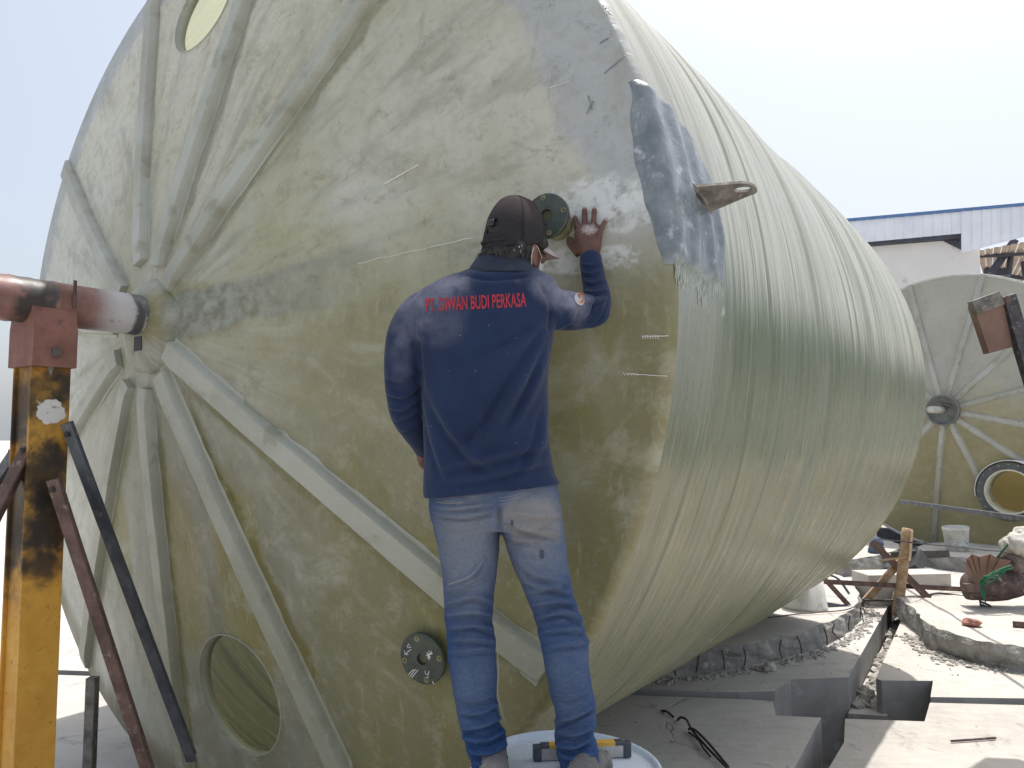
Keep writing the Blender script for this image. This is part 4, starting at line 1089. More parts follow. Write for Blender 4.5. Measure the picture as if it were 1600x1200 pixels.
# small bits on the slabs
def stone(p, s, mat, name, label, cat, sq=.45, seed=0):
    bm = bmesh.new(); bmesh.ops.create_icosphere(bm, subdivisions=3, radius=s)
    for v in bm.verts:
        v.co *= 1 + .35 * noise.noise(v.co * (1.3 / s) + Vector((seed, 0, 0))); v.co.z *= sq
    o = obj(name, bm, mat, None, False); o.location = p + Vector((0, 0, s * sq * .8)); return tag(o, label, cat)
stone(gr(1518, 977, .2) , .075, simple('red_stone', (.38, .17, .13), (.28, .13, .10), .9), 'brick_lump', 'reddish brick lump on the sunlit right slab', 'brick lump', seed=2)
stone(gr(1203, 1048, 0), .05, M_conc2, 'pale_stone', 'pale stone lying just behind the narrow cross slot', 'stone', .8, 5)
leanbar('timber_offcut', gr(1583, 975, .22), gr(1625, 978, .22), .05, .045, M_rust, 'dark timber offcut at the right edge of the right slab', 'offcut')
leanbar('steel_rod', gr(1486, 1158, .012), gr(1556, 1153, .012), .012, .012, M_rust, 'thin rusty rod lying flat on the sunlit floor at the lower right', 'rod', .001)
# rebar loops in front
rb = simple('rebar', (.07, .055, .05), (.045, .035, .03), .8)
bm = bmesh.new()
def gz(px, py, z): return gr(px, py, z)
tube(bm, cr([gz(1059, 1125, .0), gz(1064, 1121, .05), gz(1073, 1125, .08), gz(1081, 1140, .03), gz(1105, 1168, .03), gz(1142, 1206, .03)], 8), .0075, 8)
tube(bm, cr([gz(1076, 1139, .02), gz(1085, 1140, .04), gz(1106, 1160, .05), gz(1138, 1198, .03)], 8), .0075, 8)
tube(bm, cr([gz(1076, 1144, .01), gz(1090, 1155, .03), gz(1100, 1170, .03), gz(1110, 1182, .02)], 8), .006, 8)
tag(obj('rebar_wires', bm, rb, None, True), 'bent rebar wires sticking up from the floor right of the drum', 'rebar')
bm = bmesh.new(); tube(bm, cr([gz(1034, 1111, .0), gz(1042, 1112, .02), gz(1052, 1120, .01)], 6), .008, 8); tag(obj('rebar_stub', bm, rb, None, True), 'short rebar stub on the floor behind the bent wires', 'rebar')
bm = bmesh.new(); tube(bm, cr([gz(1105, 1017, .16), gz(1125, 1028, .08), gz(1146, 1038, .01), gz(1200, 1052, .01)], 6), .003, 5); tag(obj('tie_wire', bm, M_galv, None, True), 'thin pale wire hanging off the round slab edge', 'wire')
# rebar ends and crumbs along the slab edges
bm = bmesh.new()
for i in range(26):
    a = R(-100 + i * 3.1); r_ = 4.10
    p = Vector((r_ * math.cos(a), 10 + r_ * math.sin(a), 0))
    if random.random() < .8: tube(bm, cr([p + Vector((0, 0, .17)), p * 1.0 + Vector((random.uniform(-.03, .03), -.02, .10)), p + Vector((random.uniform(-.05, .05), -.03, .03))], 3), .006, 5)
o = obj('rebar_ends', bm, rb); tag(o, kind='stuff')
bm = bmesh.new()
def crumb(p, s):
    r = bmesh.ops.create_icosphere(bm, subdivisions=1, radius=s, matrix=Matrix.Translation(p) @ Matrix.Rotation(random.uniform(0, 6), 4, 'Z') @ Matrix.Diagonal((random.uniform(.7, 1.5), 1, random.uniform(.4, .9), 1)))
    for v in r['verts']: v.co += Vector((random.uniform(-1, 1), random.uniform(-1, 1), random.uniform(-1, 1))) * s * .3
for i in range(900):
    a = R(random.uniform(-95, -2)); r_ = 4.12 + abs(random.gauss(0, .05)); crumb(Vector((r_ * math.cos(a), 10 + r_ * math.sin(a), .004)), random.choice((.006, .01, .014, .022)))
for i in range(500):
    t = random.random(); p = Vector((3.62 + .1 * t, 6.5 + t * .9, 0)) if random.random() < .5 else Vector((3.75 + t * 1.2, 6.45 - t * .55, 0))
    crumb(p + Vector((random.gauss(0, .06), random.gauss(0, .06) - .03, .004)), random.choice((.006, .01, .016, .024)))
for i in range(700):
    x_, y_ = random.uniform(-1, 6), random.uniform(3.6, 8); sx_ = sl0.x + (y_ - sl0.y) * dS.x / dS.y
    if (1.0 < x_ < 3.4 and 3.5 < y_ < 6.2) or (5.4 < y_ < 5.9) or (y_ > 6 and sx_ - .03 < x_ < sx_ + .25) or math.hypot(x_, y_ - 10) < 4.1 or (x_ > 3.6 and y_ > 5.9): continue
    crumb(Vector((x_, y_, .003)), random.choice((.003, .004, .006, .009)))
for i in range(260):
    t = random.random(); p = Vector((1.72, 4.5, 0)).lerp(Vector((2.12, 5.15, 0)), t) + Vector((random.gauss(0, .07), random.gauss(0, .1), 0))
    crumb(p + Vector((0, 0, -.58)), random.choice((.02, .04, .06, .09)))
for i in range(130):
    t = random.random(); p = Vector((2.2, 5.5, -.6)) + Vector((random.uniform(-.3, .7), random.uniform(-.2, .4), 0)); crumb(p, random.choice((.01, .02, .03)))
for i in range(220):
    p = sl0.lerp(sl1, random.uniform(0, 1.6)) + Vector((.09 + random.gauss(0, .03), 0, -.24)); crumb(p, random.choice((.02, .03, .05)))
o = obj('rubble', bm, concrete_mat('rubble_concrete', (.42, .40, .37), (.30, .29, .27))); tag(o, kind='stuff')

# ------------------------------------------------------------------ DRUM AND LEVEL
DX, DY, DZ, DR = .157, 2.30, .90, .277
DY = gr(885, 1143, DZ).y - DR
drum = empty('steel_drum', (DX, DY, 0), 0, 'pale blue topped drum that the man stands on', 'drum')
bm = bmesh.new(); prof = [(.0001, 0), (DR - .012, 0), (DR - .004, .004), (DR - .004, .02)]
for z_ in np.linspace(.04, DZ - .04, 40):
    prof.append((DR - .012 + .010 * (math.exp(-((z_ - .3) / .012) ** 2) + math.exp(-((z_ - .6) / .012) ** 2)), z_))
prof += [(DR - .012, DZ - .02)]
lathe(bm, prof, 72); obj('drum_body', bm, simple('drum_side', (.60, .58, .54), (.5, .47, .43), .5, 0, 6, .1, 40, .003, (.35, .28, .22)), drum, True)
bm = bmesh.new(); lathe(bm, [(.0001, DZ - .002), (.1, DZ - .001), (DR - .05, DZ - .004), (DR - .022, DZ - .010), (DR - .016, DZ - .008), (DR - .013, DZ + .004), (DR - .008, DZ + .008), (DR - .002, DZ + .006), (DR, DZ - .002), (DR - .001, DZ - .018), (DR - .010, DZ - .022)], 96)
obj('drum_lid', bm, M_lid, drum, True)
bm = bmesh.new(); lathe(bm, [(DR + .0008, DZ + .001), (DR + .0035, DZ - .004), (DR + .0035, DZ - .03), (DR + .0005, DZ - .034), (DR - .008, DZ - .03)], 96, close=True)
obj('rim_ring', bm, simple('rim_paint', (.66, .60, .52), (.55, .47, .4), .5, 0, 20, .1, 40, .003, (.45, .30, .22)), drum, True)
# spirit level
L0, L1 = gr(832, 1185, DZ + .005), gr(986, 1178, DZ + .005)
mid = (L0 + L1) / 2; dl = (L1 - L0); Ll = dl.length
lev = empty('spirit_level', (mid.x, mid.y, DZ), math.atan2(dl.y, dl.x), 'short yellow and silver spirit level on the drum behind his feet', 'spirit level')
hL = .036; wL = .022
silv = simple('brushed_aluminium', (.50, .49, .47), (.42, .41, .39), .45, .3, 30, .1)
yelp = simple('yellow_plastic', (.66, .40, .06), (.58, .34, .05), .5, 0, 30, .05, 60, .002, (.4, .25, .05))
bm = bmesh.new(); box(bm, (0, 0, hL / 2 + .001), (Ll - .05, wL, hL), bev=.0015); obj('level_body', bm, silv, lev)
bm = bmesh.new()
for x0_, x1_ in ((-Ll / 2 + .045, -.025), (.03, Ll / 2 - .05)): box(bm, ((x0_ + x1_) / 2, 0, hL + .005), (x1_ - x0_, wL + .003, .012), bev=.002)
box(bm, (0.0, 0, hL + .002), (.06, wL + .002, .005)); obj('top_cover', bm, yelp, lev)
for s_ in (-1, 1):
    bm = bmesh.new(); box(bm, (s_ * (Ll / 2 - .014), 0, hL / 2 + .003), (.024, wL + .006, hL + .007), bev=.003); box(bm, (s_ * (Ll / 2 - .038), 0, hL + .005), (.03, wL + .004, .0135), bev=.005); obj('end_cap', bm, M_dark, lev)
    bm = bmesh.new(); lathe(bm, [(.006, -.002), (.006, .003), (.0001, .003)], 16, Matrix.Translation((s_ * .07, -wL / 2 - .001, hL * .45)) @ Matrix.Rotation(R(90), 4, 'X')); obj('vial_port', bm, M_black, lev)

# ------------------------------------------------------------------ PERSON
PR = Vector((DX, DY - .06, DZ))
person = empty('person', PR, 0, 'man in navy shirt, faded jeans and dark cap, on the drum, one hand raised', 'person')
def ringloft(bm, rows, n=28, ex=2.3):
    """rows: (xL, xR, y, half_thickness, D[, yR]) in photo pixels / metres"""
    rings = []
    for r in rows:
        xl, xr, y, th_, D = r[:5]; yr = r[5] if len(r) > 5 else y
        a, b = at(xl, y, D), at(xr, yr, D); c = (a + b) / 2; u = (b - a) / 2; v = Vector((0, th_, 0))
        ring = []
        for k in range(n):
            t = 2 * math.pi * k / n; cc, ss = math.cos(t), math.sin(t)
            ring.append(bm.verts.new(c + u * math.copysign(abs(cc) ** (2 / ex), cc) + v * math.copysign(abs(ss) ** (2 / ex), ss)))
        rings.append(ring)
    for a, b in zip(rings, rings[1:]):
        for k in range(n): bm.faces.new((a[k], a[(k + 1) % n], b[(k + 1) % n], b[k]))
    bm.faces.new(rings[0]); bm.faces.new(rings[-1])
def limb(bm, rows, k=5, n=20, sc_=1.0):
    P = cr([Vector((*at(x, y, D), )) for x, y, D, r in rows], k); rr = []
    rad = [r for *_, r in rows]
    Rr = cr([Vector((r, 0, 0)) for r in rad], k)
    tube(bm, P, [v.x * sc_ for v in Rr], n)
def ell(bm, c, s, M=Matrix()):
    bmesh.ops.create_icosphere(bm, subdivisions=3, radius=1, matrix=M @ Matrix.Translation(Vector(c)) @ Matrix.Diagonal((*s, 1)))
def fuse(bm, voxel, smooth=6, fac=.5):
    bmesh.ops.recalc_face_normals(bm, faces=bm.faces)
    me = bpy.data.meshes.new('tmp'); bm.to_mesh(me); bm.free()
    o = bpy.data.objects.new('tmp', me); COL.objects.link(o)
    m = o.modifiers.new('r', 'REMESH'); m.mode = 'VOXEL'; m.voxel_size = voxel
    m2 = o.modifiers.new('s', 'SMOOTH'); m2.factor = fac; m2.iterations = smooth
    dg = bpy.context.evaluated_depsgraph_get(); dg.update()
    me2 = bpy.data.meshes.new_from_object(o.evaluated_get(dg)); bpy.data.objects.remove(o); bpy.data.meshes.remove(me)
    return me2
def arr(me):
    n = len(me.vertices); co = np.empty(n * 3); me.vertices.foreach_get('co', co)
    nm = np.empty(n * 3); me.vertices.foreach_get('normal', nm); return co.reshape(-1, 3), nm.reshape(-1, 3)
def pixa(co):
    a = co[:, 1]; b = co[:, 2] - CAMZ; y = a * cP + b * sP; z = -a * sP + b * cP
    return np.stack([800 + F * co[:, 0] / y, 600 - F * z / y], 1)
GAIN = 1.5
def sculpt(me, folds, namp, nfun):
    co, nm = arr(me); px = pixa(co)
    view = co - np.array([0, 0, CAMZ]); view /= np.linalg.norm(view, axis=1)[:, None]
    facing = np.clip(-(view * nm).sum(1) * 1.6 + .15, 0, 1)
    disp = np.zeros(len(co))
    for pts, amp, wd in folds:
        q = np.array([[p.x, p.y] for p in cr([Vector((a, b, 0)) for a, b in pts], 6)])
        best = np.full(len(co), 1e9); tpar = np.zeros(len(co)); sd_ = np.zeros(len(co)); m = len(q) - 1
        for i in range(m):
            d = q[i + 1] - q[i]; L2 = (d ** 2).sum() + 1e-9
            t = np.clip(((px - q[i]) @ d) / L2, 0, 1); pr = q[i] + t[:, None] * d
            e = px - pr; ds = np.hypot(e[:, 0], e[:, 1]); mk = ds < best
            best = np.where(mk, ds, best); tpar = np.where(mk, (i + t) / m, tpar)
            sd_ = np.where(mk, np.sign(d[0] * e[:, 1] - d[1] * e[:, 0]) * ds, sd_)
        env = np.sin(np.pi * np.clip(tpar, .02, .98)) ** .6
        if amp > 0: prof = np.exp(-(best / wd) ** 2) - .8 * np.exp(-((sd_ - wd * 1.25) / (wd * .6)) ** 2)
        else: prof = np.exp(-(best / wd) ** 2)
        disp += amp * GAIN * prof * env * facing * (best < wd * 4)
    for i in range(len(co)): disp[i] += nfun(Vector(co[i]), px[i])
    co = co + nm * disp[:, None]
    me.vertices.foreach_set('co', co.ravel()); me.update()
def finish(name, me, mat, parent, off=None):
    co, _ = arr(me); co -= np.array(PR); me.vertices.foreach_set('co', co.ravel()); me.update()
    return link(name, me, mat, parent, True)
def loc(px, py, D): return tuple(at(px, py, D) - PR)

torso = [(738, 840, 420, .060, 2.305), (718, 852, 428, .072, 2.30), (690, 866, 436, .085, 2.29), (657, 874, 454, .10, 2.285), (634, 874, 478, .112, 2.28), (636, 866, 515, .118, 2.27), (650, 859, 560, .12, 2.265),
         (658, 857, 610, .118, 2.26), (661, 857, 660, .115, 2.26), (662, 860, 705, .115, 2.26), (661, 868, 742, .118, 2.26), (661, 878, 778, .122, 2.26, 756)]
armL = [(690, 470, 2.285, .050), (664, 482, 2.285, .056), (645, 504, 2.28, .058), (634, 540, 2.275, .059), (630, 590, 2.265, .056), (634, 638, 2.28, .050), (650, 674, 2.34, .042), (664, 702, 2.42, .034)]
armR = [(812, 470, 2.28, .055), (842, 480, 2.28, .063), (878, 485, 2.31, .060), (910, 487, 2.34, .055), (930, 483, 2.37, .048), (932, 458, 2.41, .042), (926, 428, 2.45, .037), (922, 400, 2.48, .033)]
legL = [(672, 776, 790, .105, 2.27), (678, 780, 830, .10, 2.27), (685, 780, 860, .095, 2.265), (690, 777, 890, .088, 2.26), (693, 772, 925, .08, 2.255), (696, 769, 965, .075, 2.25), (697, 775, 1004, .071, 2.24), (703, 777, 1050, .07, 2.225), (710, 776, 1092, .066, 2.21), (719, 783, 1130, .062, 2.20), (723, 791, 1152, .064, 2.19), (731, 792, 1178, .063, 2.18), (738, 796, 1204, .064, 2.17)]
legR = [(778, 876, 790, .105, 2.27), (784, 882, 830, .10, 2.265), (793, 886, 860, .095, 2.26), (803, 889, 890, .088, 2.25), (822, 896, 930, .08, 2.24), (836, 909, 970, .075, 2.23), (844, 919, 1005, .071, 2.22), (853, 922, 1054, .069, 2.20), (862, 930, 1095, .067, 2.18), (870, 932, 1120, .064, 2.17), (867, 929, 1148, .064, 2.16), (868, 935, 1172, .064, 2.15), (876, 938, 1204, .062, 2.14)]
def skin_mat():
    k = NB('skin', .5, spec=.4)
    a = k.noise(scale=30, detail=6, rough=.7); b = k.noise(scale=9, detail=4)
    col = k.mix(k.rng(b, .35, .65), (.150, .074, .054), (.105, .050, .038))
    col = k.mix(k.rng(a, .5, .7, 0, .3), col, (.20, .12, .095))
    hx = loc(921, 358, 2.50); col = k.mix(k.math('MULTIPLY', k.blob(hx, .019, 1.0, 120, 1.0, None, (.8, .4, 1.2)), k.rng(k.noise(scale=260, detail=4), .35, .6, .25, .8)), col, (.55, .50, .50))
    k.b.inputs['Subsurface Weight'].default_value = .08; k.b.inputs['Subsurface Radius'].default_value = (.01, .004, .002)
    return k.fin(col, nrm=k.bump(k.noise(scale=160, detail=5), .25, .0015))
M_skin = skin_mat()
# --- body (one continuous surface: head, neck, trunk, arms, hands, legs, feet)
HC = at(806, 380, 2.345); HM = Matrix.Translation(HC) @ Matrix.Rotation(R(-40), 4, 'Z') @ Matrix.Rotation(R(-4), 4, 'X') @ Matrix.Scale(1.06, 4)
def surfD(px, py):
    p = tank_M @ hp(px, py); return pix(p)[2]
bm = bmesh.new()
def shrink(rows, k=.84): return [((a + b) / 2 - (b - a) / 2 * k, (a + b) / 2 + (b - a) / 2 * k, y, th_ * k, D) for a, b, y, th_, D, *_ in rows]
ringloft(bm, shrink(torso[2:], .82)); ringloft(bm, [(680, 866, 760, .085, 2.265), (692, 862, 806, .075, 2.27)])
ringloft(bm, shrink(legL, .70)); ringloft(bm, shrink(legR, .70)); limb(bm, armL, sc_=.8); limb(bm, armR, sc_=.8)
tube(bm, [at(798, 448, 2.31), at(803, 420, 2.325), at(806, 385, 2.34)], [.062, .056, .056], 20)
for c, s in (((0, -.005, .012), (.071, .086, .088)), ((0, .03, -.05), (.054, .06, .062)), ((0, .07, -.092), (.024, .022, .020)), ((0, .102, -.022), (.012, .018, .014)), ((0, .094, -.004), (.009, .012, .026)),
             ((0, .080, .018), (.048, .018, .011)), ((.033, .066, -.032), (.025, .02, .022)), ((-.033, .066, -.032), (.025, .02, .022)), ((0, .088, -.060), (.022, .012, .007)), ((0, .085, -.070), (.020, .012, .007))):
    ell(bm, c, s, HM)
for s_ in (-1, 1):
    for c, s in (((s_ * .072, -.004, -.046), (.007, .018, .031)), ((s_ * .078, -.012, -.032), (.006, .013, .018)), ((s_ * .072, .003, -.070), (.006, .008, .012))): ell(bm, c, s, HM)
# hands
def hand_R(bm):
    sD = lambda x, y, o: surfD(x, y) - o
    rows = []
    D0 = 2.485
    for xl, xr, y, th_, o in ((909, 936, 408, .020, None), (907, 937, 398, .019, None), (901, 939, 386, .019, .030), (897, 940.5, 374, .017, .024), (897, 940.5, 364, .0150, .020), (900, 939, 356, .0125, .017), (904, 936, 351, .009, .014)):
        D = D0 if o is None else min(sD(920, y, o), 2.60)
        if y == 398: D = (D0 + sD(920, 386, .03)) / 2
        rows.append((xl, xr, y, th_, D))
    ringloft(bm, rows, 24, 2.5)
    for pts, r0 in (([(904, 366), (901.5, 355), (899.5, 346), (898, 338)], .0100), ([(914, 364), (913.5, 350), (913.5, 336), (913.2, 325)], .0100), ([(926, 364), (927, 350), (928, 336), (929, 325)], .0096), ([(935, 370), (939, 359), (943, 350), (946.5, 343)], .0086)):
        m = len(pts); P = []
        for i, (x, y) in enumerate(pts): P.append(at(x, y, sD(x, y, (.020, .019, .015, .009)[i])))
        PP = cr(P, 4); rr = []
        for i in range(len(PP)):
            t = i / (len(PP) - 1); kn = .0009 * (math.exp(-((t - .38) / .07) ** 2) + math.exp(-((t - .72) / .06) ** 2))
            rr.append(r0 * (1.02 - .16 * t) + kn - (.0025 if i == len(PP) - 1 else 0))
        tube(bm, PP, rr, 14)
    P = [at(906, 396, sD(906, 390, .035)), at(897, 386, sD(897, 386, .026)), at(891, 379, sD(891, 379, .018)), at(889.5, 371, sD(889, 371, .010))]
    tube(bm, cr(P, 4), [.017, .0172, .017, .016, .0155, .015, .0145, .014, .013, .012, .011, .010, .0085], 14)
hand_R(bm)
# left hand resting in front of the waist
limb(bm, [(662, 700, 2.42, .024), (664, 716, 2.445, .026), (668, 728, 2.46, .022)], 4)
ell(bm, at(661, 712, 2.43), (.020, .03, .032))
for k in range(4):
    limb(bm, [(664 + k * 2, 712 + k * 6, 2.46, .010), (676 + k * 2, 717 + k * 6, 2.475, .0095), (686, 722 + k * 5, 2.46, .008)], 4, 10)
limb(bm, [(662, 704, 2.46, .011), (668, 702, 2.485, .010), (677, 702, 2.49, .008)], 4, 10)
# feet
for fx, fy in ((at(768, 1204, 2.17).x, at(768, 1204, 2.17).y), (at(908, 1204, 2.14).x, at(908, 1204, 2.14).y)):
    ell(bm, (fx, fy + .05, DZ + .045), (.04, .11, .035)); ell(bm, (fx, fy + .01, DZ + .07), (.034, .04, .05))
bme = fuse(bm, .0042, 3, .4)
body = finish('body', bme, M_skin, person)
for s_ in (-1, 1):
    bm = bmesh.new(); ell(bm, (s_ * .029, .079, .002), (.012, .012, .010), HM)
    for v in bm.verts: v.co -= PR
    obj('eye', bm, simple('eye_white', (.5, .48, .45), (.1, .05, .03), .2, 0, 80), body, True)
# finger nails
bm = bmesh.new()
for x, y in ((898, 336.5), (913.2, 323.5), (929, 323.5), (946.8, 341.5)):
    bm = bmesh.new(); c = at(x, y + 1.5, surfD(x, y) - .0155) - PR; ell(bm, c, (.0052, .0022, .0052)); obj('fingernail', bm, simple('nail', (.42, .27, .23), (.35, .22, .19), .4), body, True)

# --- shirt
def shirt_mat():
    k = NB('navy_cotton', .85, spec=.15)
    a = k.noise(scale=5, detail=6, rough=.65); b = k.noise(scale=420, detail=2)
    col = k.mix(k.rng(a, .3, .7), (.009, .019, .055), (.015, .029, .075))
    col = k.mix(k.rng(b, .4, .7, 0, .25), col, (.032, .048, .092))
    fine = k.noise(scale=30, detail=8, rough=.7)
    for c, r_, f_, s_ in ((loc(868, 448, 2.23), .060, .40, (1, .5, 1.15)), (loc(895, 462, 2.29), .05, .30, (1, .5, 1.4)), (loc(672, 452, 2.20), .085, .32, (.85, .5, 1.6)), (loc(700, 440, 2.2), .05, .25, (.8, .5, 1.8)), (loc(905, 480, 2.28), .03, .3, (1, .5, .6)), (loc(640, 490, 2.2), .05, .22, (1, .5, .6)), (loc(690, 500, 2.15), .06, .15, (1, .5, 1)), (loc(625, 560, 2.2), .03, .12, (1, .5, .4))):
        col = k.mix(k.math('MULTIPLY', k.math('MULTIPLY', k.blob(c, r_, .65, 13, 1.1, None, s_), k.rng(fine, .3, .6, .5, 1)), f_), col, (.36, .36, .44))
    sp = k.voro(scale=38)
    col = k.mix(k.math('MULTIPLY', k.rng(sp, .03, .07, 1, 0), k.rng(a, .52, .6)), col, (.25, .26, .3))
    k.b.inputs['Sheen Weight'].default_value = .12
    return k.fin(col, nrm=k.bump(k.math('ADD', b, k.math('MULTIPLY', k.noise(scale=60, detail=4), 1.5)), .25, .0015))
M_shirt = shirt_mat()
bm = bmesh.new(); ringloft(bm, torso, 32, 2.2); limb(bm, armL); limb(bm, armR)
sme = fuse(bm, .0050, 7, .5)
SF = [([(856, 522), (815, 590), (765, 672), (722, 712)], .0075, 11), ([(857, 545), (832, 610), (800, 672)], .0055, 8), ([(852, 505), (800, 545), (740, 570)], .004, 9),
      ([(662, 560), (690, 640), (735, 705), (780, 730)], .0060, 11), ([(661, 590), (680, 690), (700, 750)], .004, 8), ([(700, 725), (770, 712), (855, 690)], .0055, 9), ([(690, 750), (760, 742), (868, 715)], .004, 7), ([(856, 640), (840, 700), (812, 750)], .0045, 8), ([(740, 600), (750, 660), (748, 720)], .003, 12),
      ([(653, 462), (646, 510), (656, 560), (661, 600)], -.004, 3.5), ([(842, 438), (861, 478), (857, 520)], -.0045, 3), ([(715, 428), (770, 436), (838, 430)], -.003, 3),
      ([(663, 771), (720, 776), (800, 766), (876, 748)], -.0018, 1.8),
      ([(892, 505), (915, 490), (925, 465)], .005, 4), ([(905, 512), (930, 497), (945, 470)], .005, 4), ([(870, 512), (890, 500), (900, 480)], .004, 5), ([(920, 514), (942, 503), (954, 488)], .004, 4),
      ([(909, 452), (925, 458), (950, 452)], .0035, 3), ([(909, 438), (925, 443), (944, 436)], .003, 3), ([(907, 424), (922, 429), (940, 423)], .0025, 2.6), ([(907, 412), (922, 416), (939, 411)], .0025, 2.2), ([(906, 468), (930, 472), (951, 465)], .0035, 3.2),
      ([(602, 585), (625, 592), (655, 575)], .004, 5), ([(603, 612), (630, 618), (658, 598)], .0045, 5), ([(607, 635), (630, 638), (658, 618)], .0045, 4.5), ([(614, 655), (636, 652), (658, 636)], .004, 4), ([(624, 672), (642, 668), (660, 655)], .0035, 4), ([(610, 550), (630, 545), (655, 520)], .003, 6)]
def sn(v, p):
    return .0040 * noise.noise(v * 6 + Vector((3, 0, 0))) + .0022 * noise.noise(Vector((v.x * 14 + v.z * 9, v.y * 9, v.z * 10 - v.x * 8))) + .0007 * noise.noise(v * 42)
GAIN = 2.3
sculpt(sme, SF, 0, sn)
bvh_s = None
dgm = bmesh.new(); dgm.from_mesh(sme); bvh_s = BVHTree.FromBMesh(dgm); dgm.free()
shirt = finish('shirt', sme, M_shirt, person)
def on_shirt(px, py, off=.0014, bvh=None):
    o = Vector((0, 0, CAMZ)); d = (at(px, py, 1) - o).normalized()
    h = (bvh or bvh_s).ray_cast(o, d)
    if h[0] is None: return at(px, py, 2.16) - PR
    return h[0] + h[1].normalized() * off * (1 if h[1].dot(d) < 0 else -1) - PR
# collar
bm = bmesh.new(); rows = []
NCc = 48
for i in range(NCc):
    a = 2 * math.pi * i / NCc
    cx_, cy_ = math.cos(a), math.sin(a)
    row = []
    base = at(786, 432, 2.295)
    for rad, dz, in ((.080, .010), (.082, .040), (.086, .046), (.094, .034), (.108, .010), (.116, -.006), (.113, -.011), (.100, -.002)):
        zt = dz - .012 * cy_ * (-1) * 0 + .010 * math.cos(a * 2) * 0
        lean = .012 * (-cy_) * 0
        row.append(bm.verts.new(base + Vector((rad * 1.02 * cx_ + .003 * math.sin(3 * a), rad * .86 * cy_ + .012, zt + .010 * (-cy_) - .02 * max(0, cy_) - .010 * abs(cx_) ** 3 * (1 if dz < .01 else .2) + .002 * math.sin(5 * a)))))
    rows.append(row)
for i in range(NCc):
    a, c = rows[i], rows[(i + 1) % NCc]
    for j in range(len(a) - 1): bm.faces.new((a[j], a[j + 1], c[j + 1], c[j]))
for v in bm.verts: v.co -= PR
obj('collar', bm, simple('collar_cotton', (.022, .030, .055), (.016, .022, .042), .9, 0, 20, .2, 200, .001), shirt, True)
# lettering on the back
def lettering(txt, quad, parent, mat, name='lettering', bold=.018):
    cu = bpy.data.curves.new('t', 'FONT'); cu.body = txt; cu.size = 1; cu.offset = bold * 1.15; cu.resolution_u = 3; cu.space_character = 1.02
    to = bpy.data.objects.new('t', cu); COL.objects.link(to); dg = bpy.context.evaluated_depsgraph_get(); dg.update()
    me = bpy.data.meshes.new_from_object(to.evaluated_get(dg)); bpy.data.objects.remove(to)
    bm = bmesh.new(); bm.from_mesh(me); bmesh.ops.triangulate(bm, faces=bm.faces)
    xs_ = [v.co.x for v in bm.verts]; ys_ = [v.co.y for v in bm.verts]; xa, xb, ya, yb = min(xs_), max(xs_), min(ys_), max(ys_)
    for _ in range(4):
        le = [e for e in bm.edges if e.calc_length() > .11]
        if not le: break
        bmesh.ops.subdivide_edges(bm, edges=le, cuts=1); bmesh.ops.triangulate(bm, faces=bm.faces)
    (bl_, tl_, br_, tr2) = [Vector((a, b)) for a, b in quad]
    for v in bm.verts:
        u, t = (v.co.x - xa) / (xb - xa), (v.co.y - ya) / (yb - ya)
        q = bl_.lerp(br_, u).lerp(tl_.lerp(tr2, u), t); q.y += 2.0 * math.sin(math.pi * u) * 0
        v.co = on_shirt(q.x, q.y, .0016)
    return obj(name, bm, mat, parent, False, recalc=False)
M_red = simple('red_print', (.40, .028, .045), (.30, .022, .035), .8, 0, 60, .1)
lettering('PT. DIWAN BUDI PERKASA', ((665.5, 487.5), (664.5, 466.5), (822.5, 479.5), (821.5, 457)), shirt, M_red)
# sleeve badge
bm = bmesh.new(); c_ = bm.verts.new(on_shirt(905, 468, .002)); rg = []
for k in range(24):
    a = 2 * math.pi * k / 24; rg.append(bm.verts.new(on_shirt(905 + 7.5 * math.cos(a) + 2 * math.sin(a), 468 + 9.5 * math.sin(a), .002)))
for k in range(24): bm.faces.new((c_, rg[k], rg[(k + 1) % 24]))
badge = obj('sleeve_badge', bm, simple('badge_white', (.55, .50, .50), (.40, .36, .38), .8), shirt, True)
bm = bmesh.new(); tube(bm, [on_shirt(906 + 5 * math.cos(a) , 467 + 6.5 * math.sin(a), .003) for a in np.linspace(-2.2, 1.6, 14)], .0026, 6); obj('badge_ring', bm, simple('badge_red', (.50, .10, .07), (.45, .25, .08), .8, 0, 90), badge, True)

